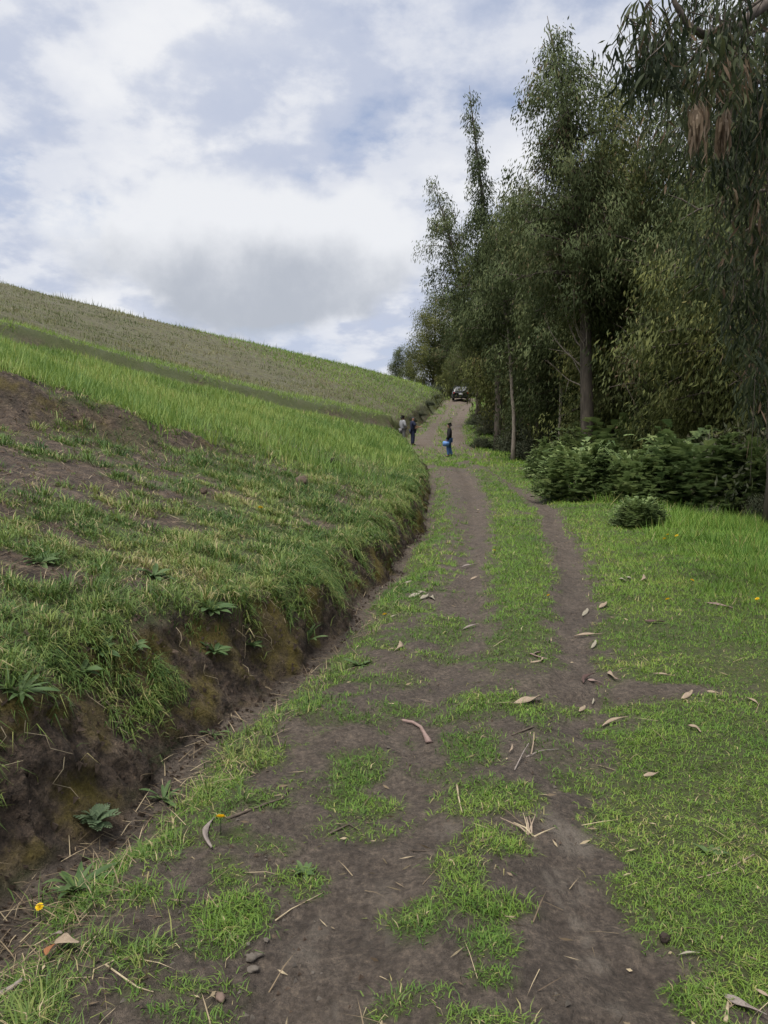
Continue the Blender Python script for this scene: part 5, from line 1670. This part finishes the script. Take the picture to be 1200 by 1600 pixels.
tag(o, 'small clods of soil on the bare parts of the slope', 'soil', kind='stuff')
# loose crumbs of soil and shreds of leaf over the mud
X, Y = wedge(15000, 1.7, 12, 1.3, -.5, .5)
c = X - footline(Y); tc_ = turf_cover(X, Y)
keep = (c > .05) & (RNG.uniform(0, 1, len(X)) < np.where(tc_ < .3, .38, .06)) & (fbm(X, Y, 1.6, 3, 55) > -.05)
X = X[keep]; Y = Y[keep]; n = len(X)
P = np.stack([X, Y, landZ(X, Y)], -1)
s = (.002 + .009 * RNG.uniform(0, 1, n) ** 3)[:, None, None] * (1 + .05 * Y)[:, None, None]
base = np.array([[1, 0, 0], [-.5, .87, 0], [-.5, -.87, 0], [0, 0, 1.0]])[None] * RNG.uniform(.6, 1.4, (n, 4, 1))
V = (P[:, None, :] + base * s).reshape(-1, 3); b = np.arange(n)[:, None] * 4
T = np.concatenate([b + np.array([[0, 1, 3]]), b + np.array([[1, 2, 3]]), b + np.array([[2, 0, 3]])])
h_ = (np.arange(len(T)) % n) < n // 2
o = link('soil_crumbs', np_mesh('soil_crumbs', V, None, T[h_], None, False), M_BCLOD)
tag(o, 'dark crumbs of soil scattered over the mud', 'soil', kind='stuff')
o = link('pale_crumbs', np_mesh('pale_crumbs', V, None, T[~h_], None, False), M_STONE)
tag(o, 'pale grit and crumbs scattered over the mud', 'soil', kind='stuff')
Y = 1.7 * (14 / 1.7) ** RNG.uniform(0, 1, 9000)
X = footline(Y) - faceW(Y) * RNG.uniform(-.25, 1.0, len(Y)); Z = landZ(X, Y)
P = np.stack([X + face_push(X, Y, Z, steep(X, Y)), Y, Z], -1); n = len(Y)
s = (.002 + .016 * RNG.uniform(0, 1, n) ** 4)[:, None, None] * (1 + .07 * Y)[:, None, None]
base = np.array([[0, 1, 0], [0, -.5, .87], [0, -.5, -.87], [1.0, 0, .3]])[None] * RNG.uniform(.6, 1.4, (n, 4, 1))
V = (P[:, None, :] + base * s).reshape(-1, 3); b = np.arange(n)[:, None] * 4
T = np.concatenate([b + np.array([[0, 1, 3]]), b + np.array([[1, 2, 3]]), b + np.array([[2, 0, 3]])])
o = link('bank_crumbs', np_mesh('bank_crumbs', V, None, T, None, False), M_BCLOD)
tag(o, 'crumbling soil on the face of the cut bank', 'soil', kind='stuff')
rt = MB(); R = np.random.default_rng(91)
for i in range(45):
    y = 1.9 * (9 / 1.9) ** R.uniform(); k = R.uniform(.35, .95); pts = []
    for q in range(5):
        yy = y + q * R.normal(0, .015); x = float(footline(np.array([yy]))[0]) - float(faceW(yy)) * (k - .05 * q)
        a1 = np.array([x]); a2 = np.array([yy]); z = landZ(a1, a2)
        pts.append((x + float(face_push(a1, a2, z, steep(a1, a2))[0]) + .012 + abs(R.normal(0, .008)), yy, float(z[0]) + .004))
    rt.tube(pts, [.0028, .0024, .002, .0016, .001], 3, cap=False)
o = link('bank_roots', rt.mesh('bank_roots', (M_STRAWM,)))
tag(o, 'thin pale roots trailing down the cut bank', 'roots', kind='stuff')
X, Y = wedge(1700, 1.7, 26, 1.1, -.3, .62)
c = X - footline(Y)
keep = (c > .05) & (RNG.uniform(0, 1, len(X)) < .45)
X = X[keep]; Y = Y[keep]; n = len(X)
P = np.stack([X, Y, landZ(X, Y) + .012], -1); a = RNG.uniform(0, 6.28, n)
D = np.stack([np.cos(a), np.sin(a), RNG.normal(0, .12, n)], -1)
me = leaf_cloud('leaf_shreds', P, D, RNG.uniform(.015, .06, n) * (1 + .05 * Y), RNG.uniform(.004, .011, n) * (1 + .05 * Y), RNG.uniform(0, 1, n))
o = link('leaf_shreds', me, M_DRY); tag(o, 'small shreds of dead leaf over lane and verge', 'litter', kind='stuff')
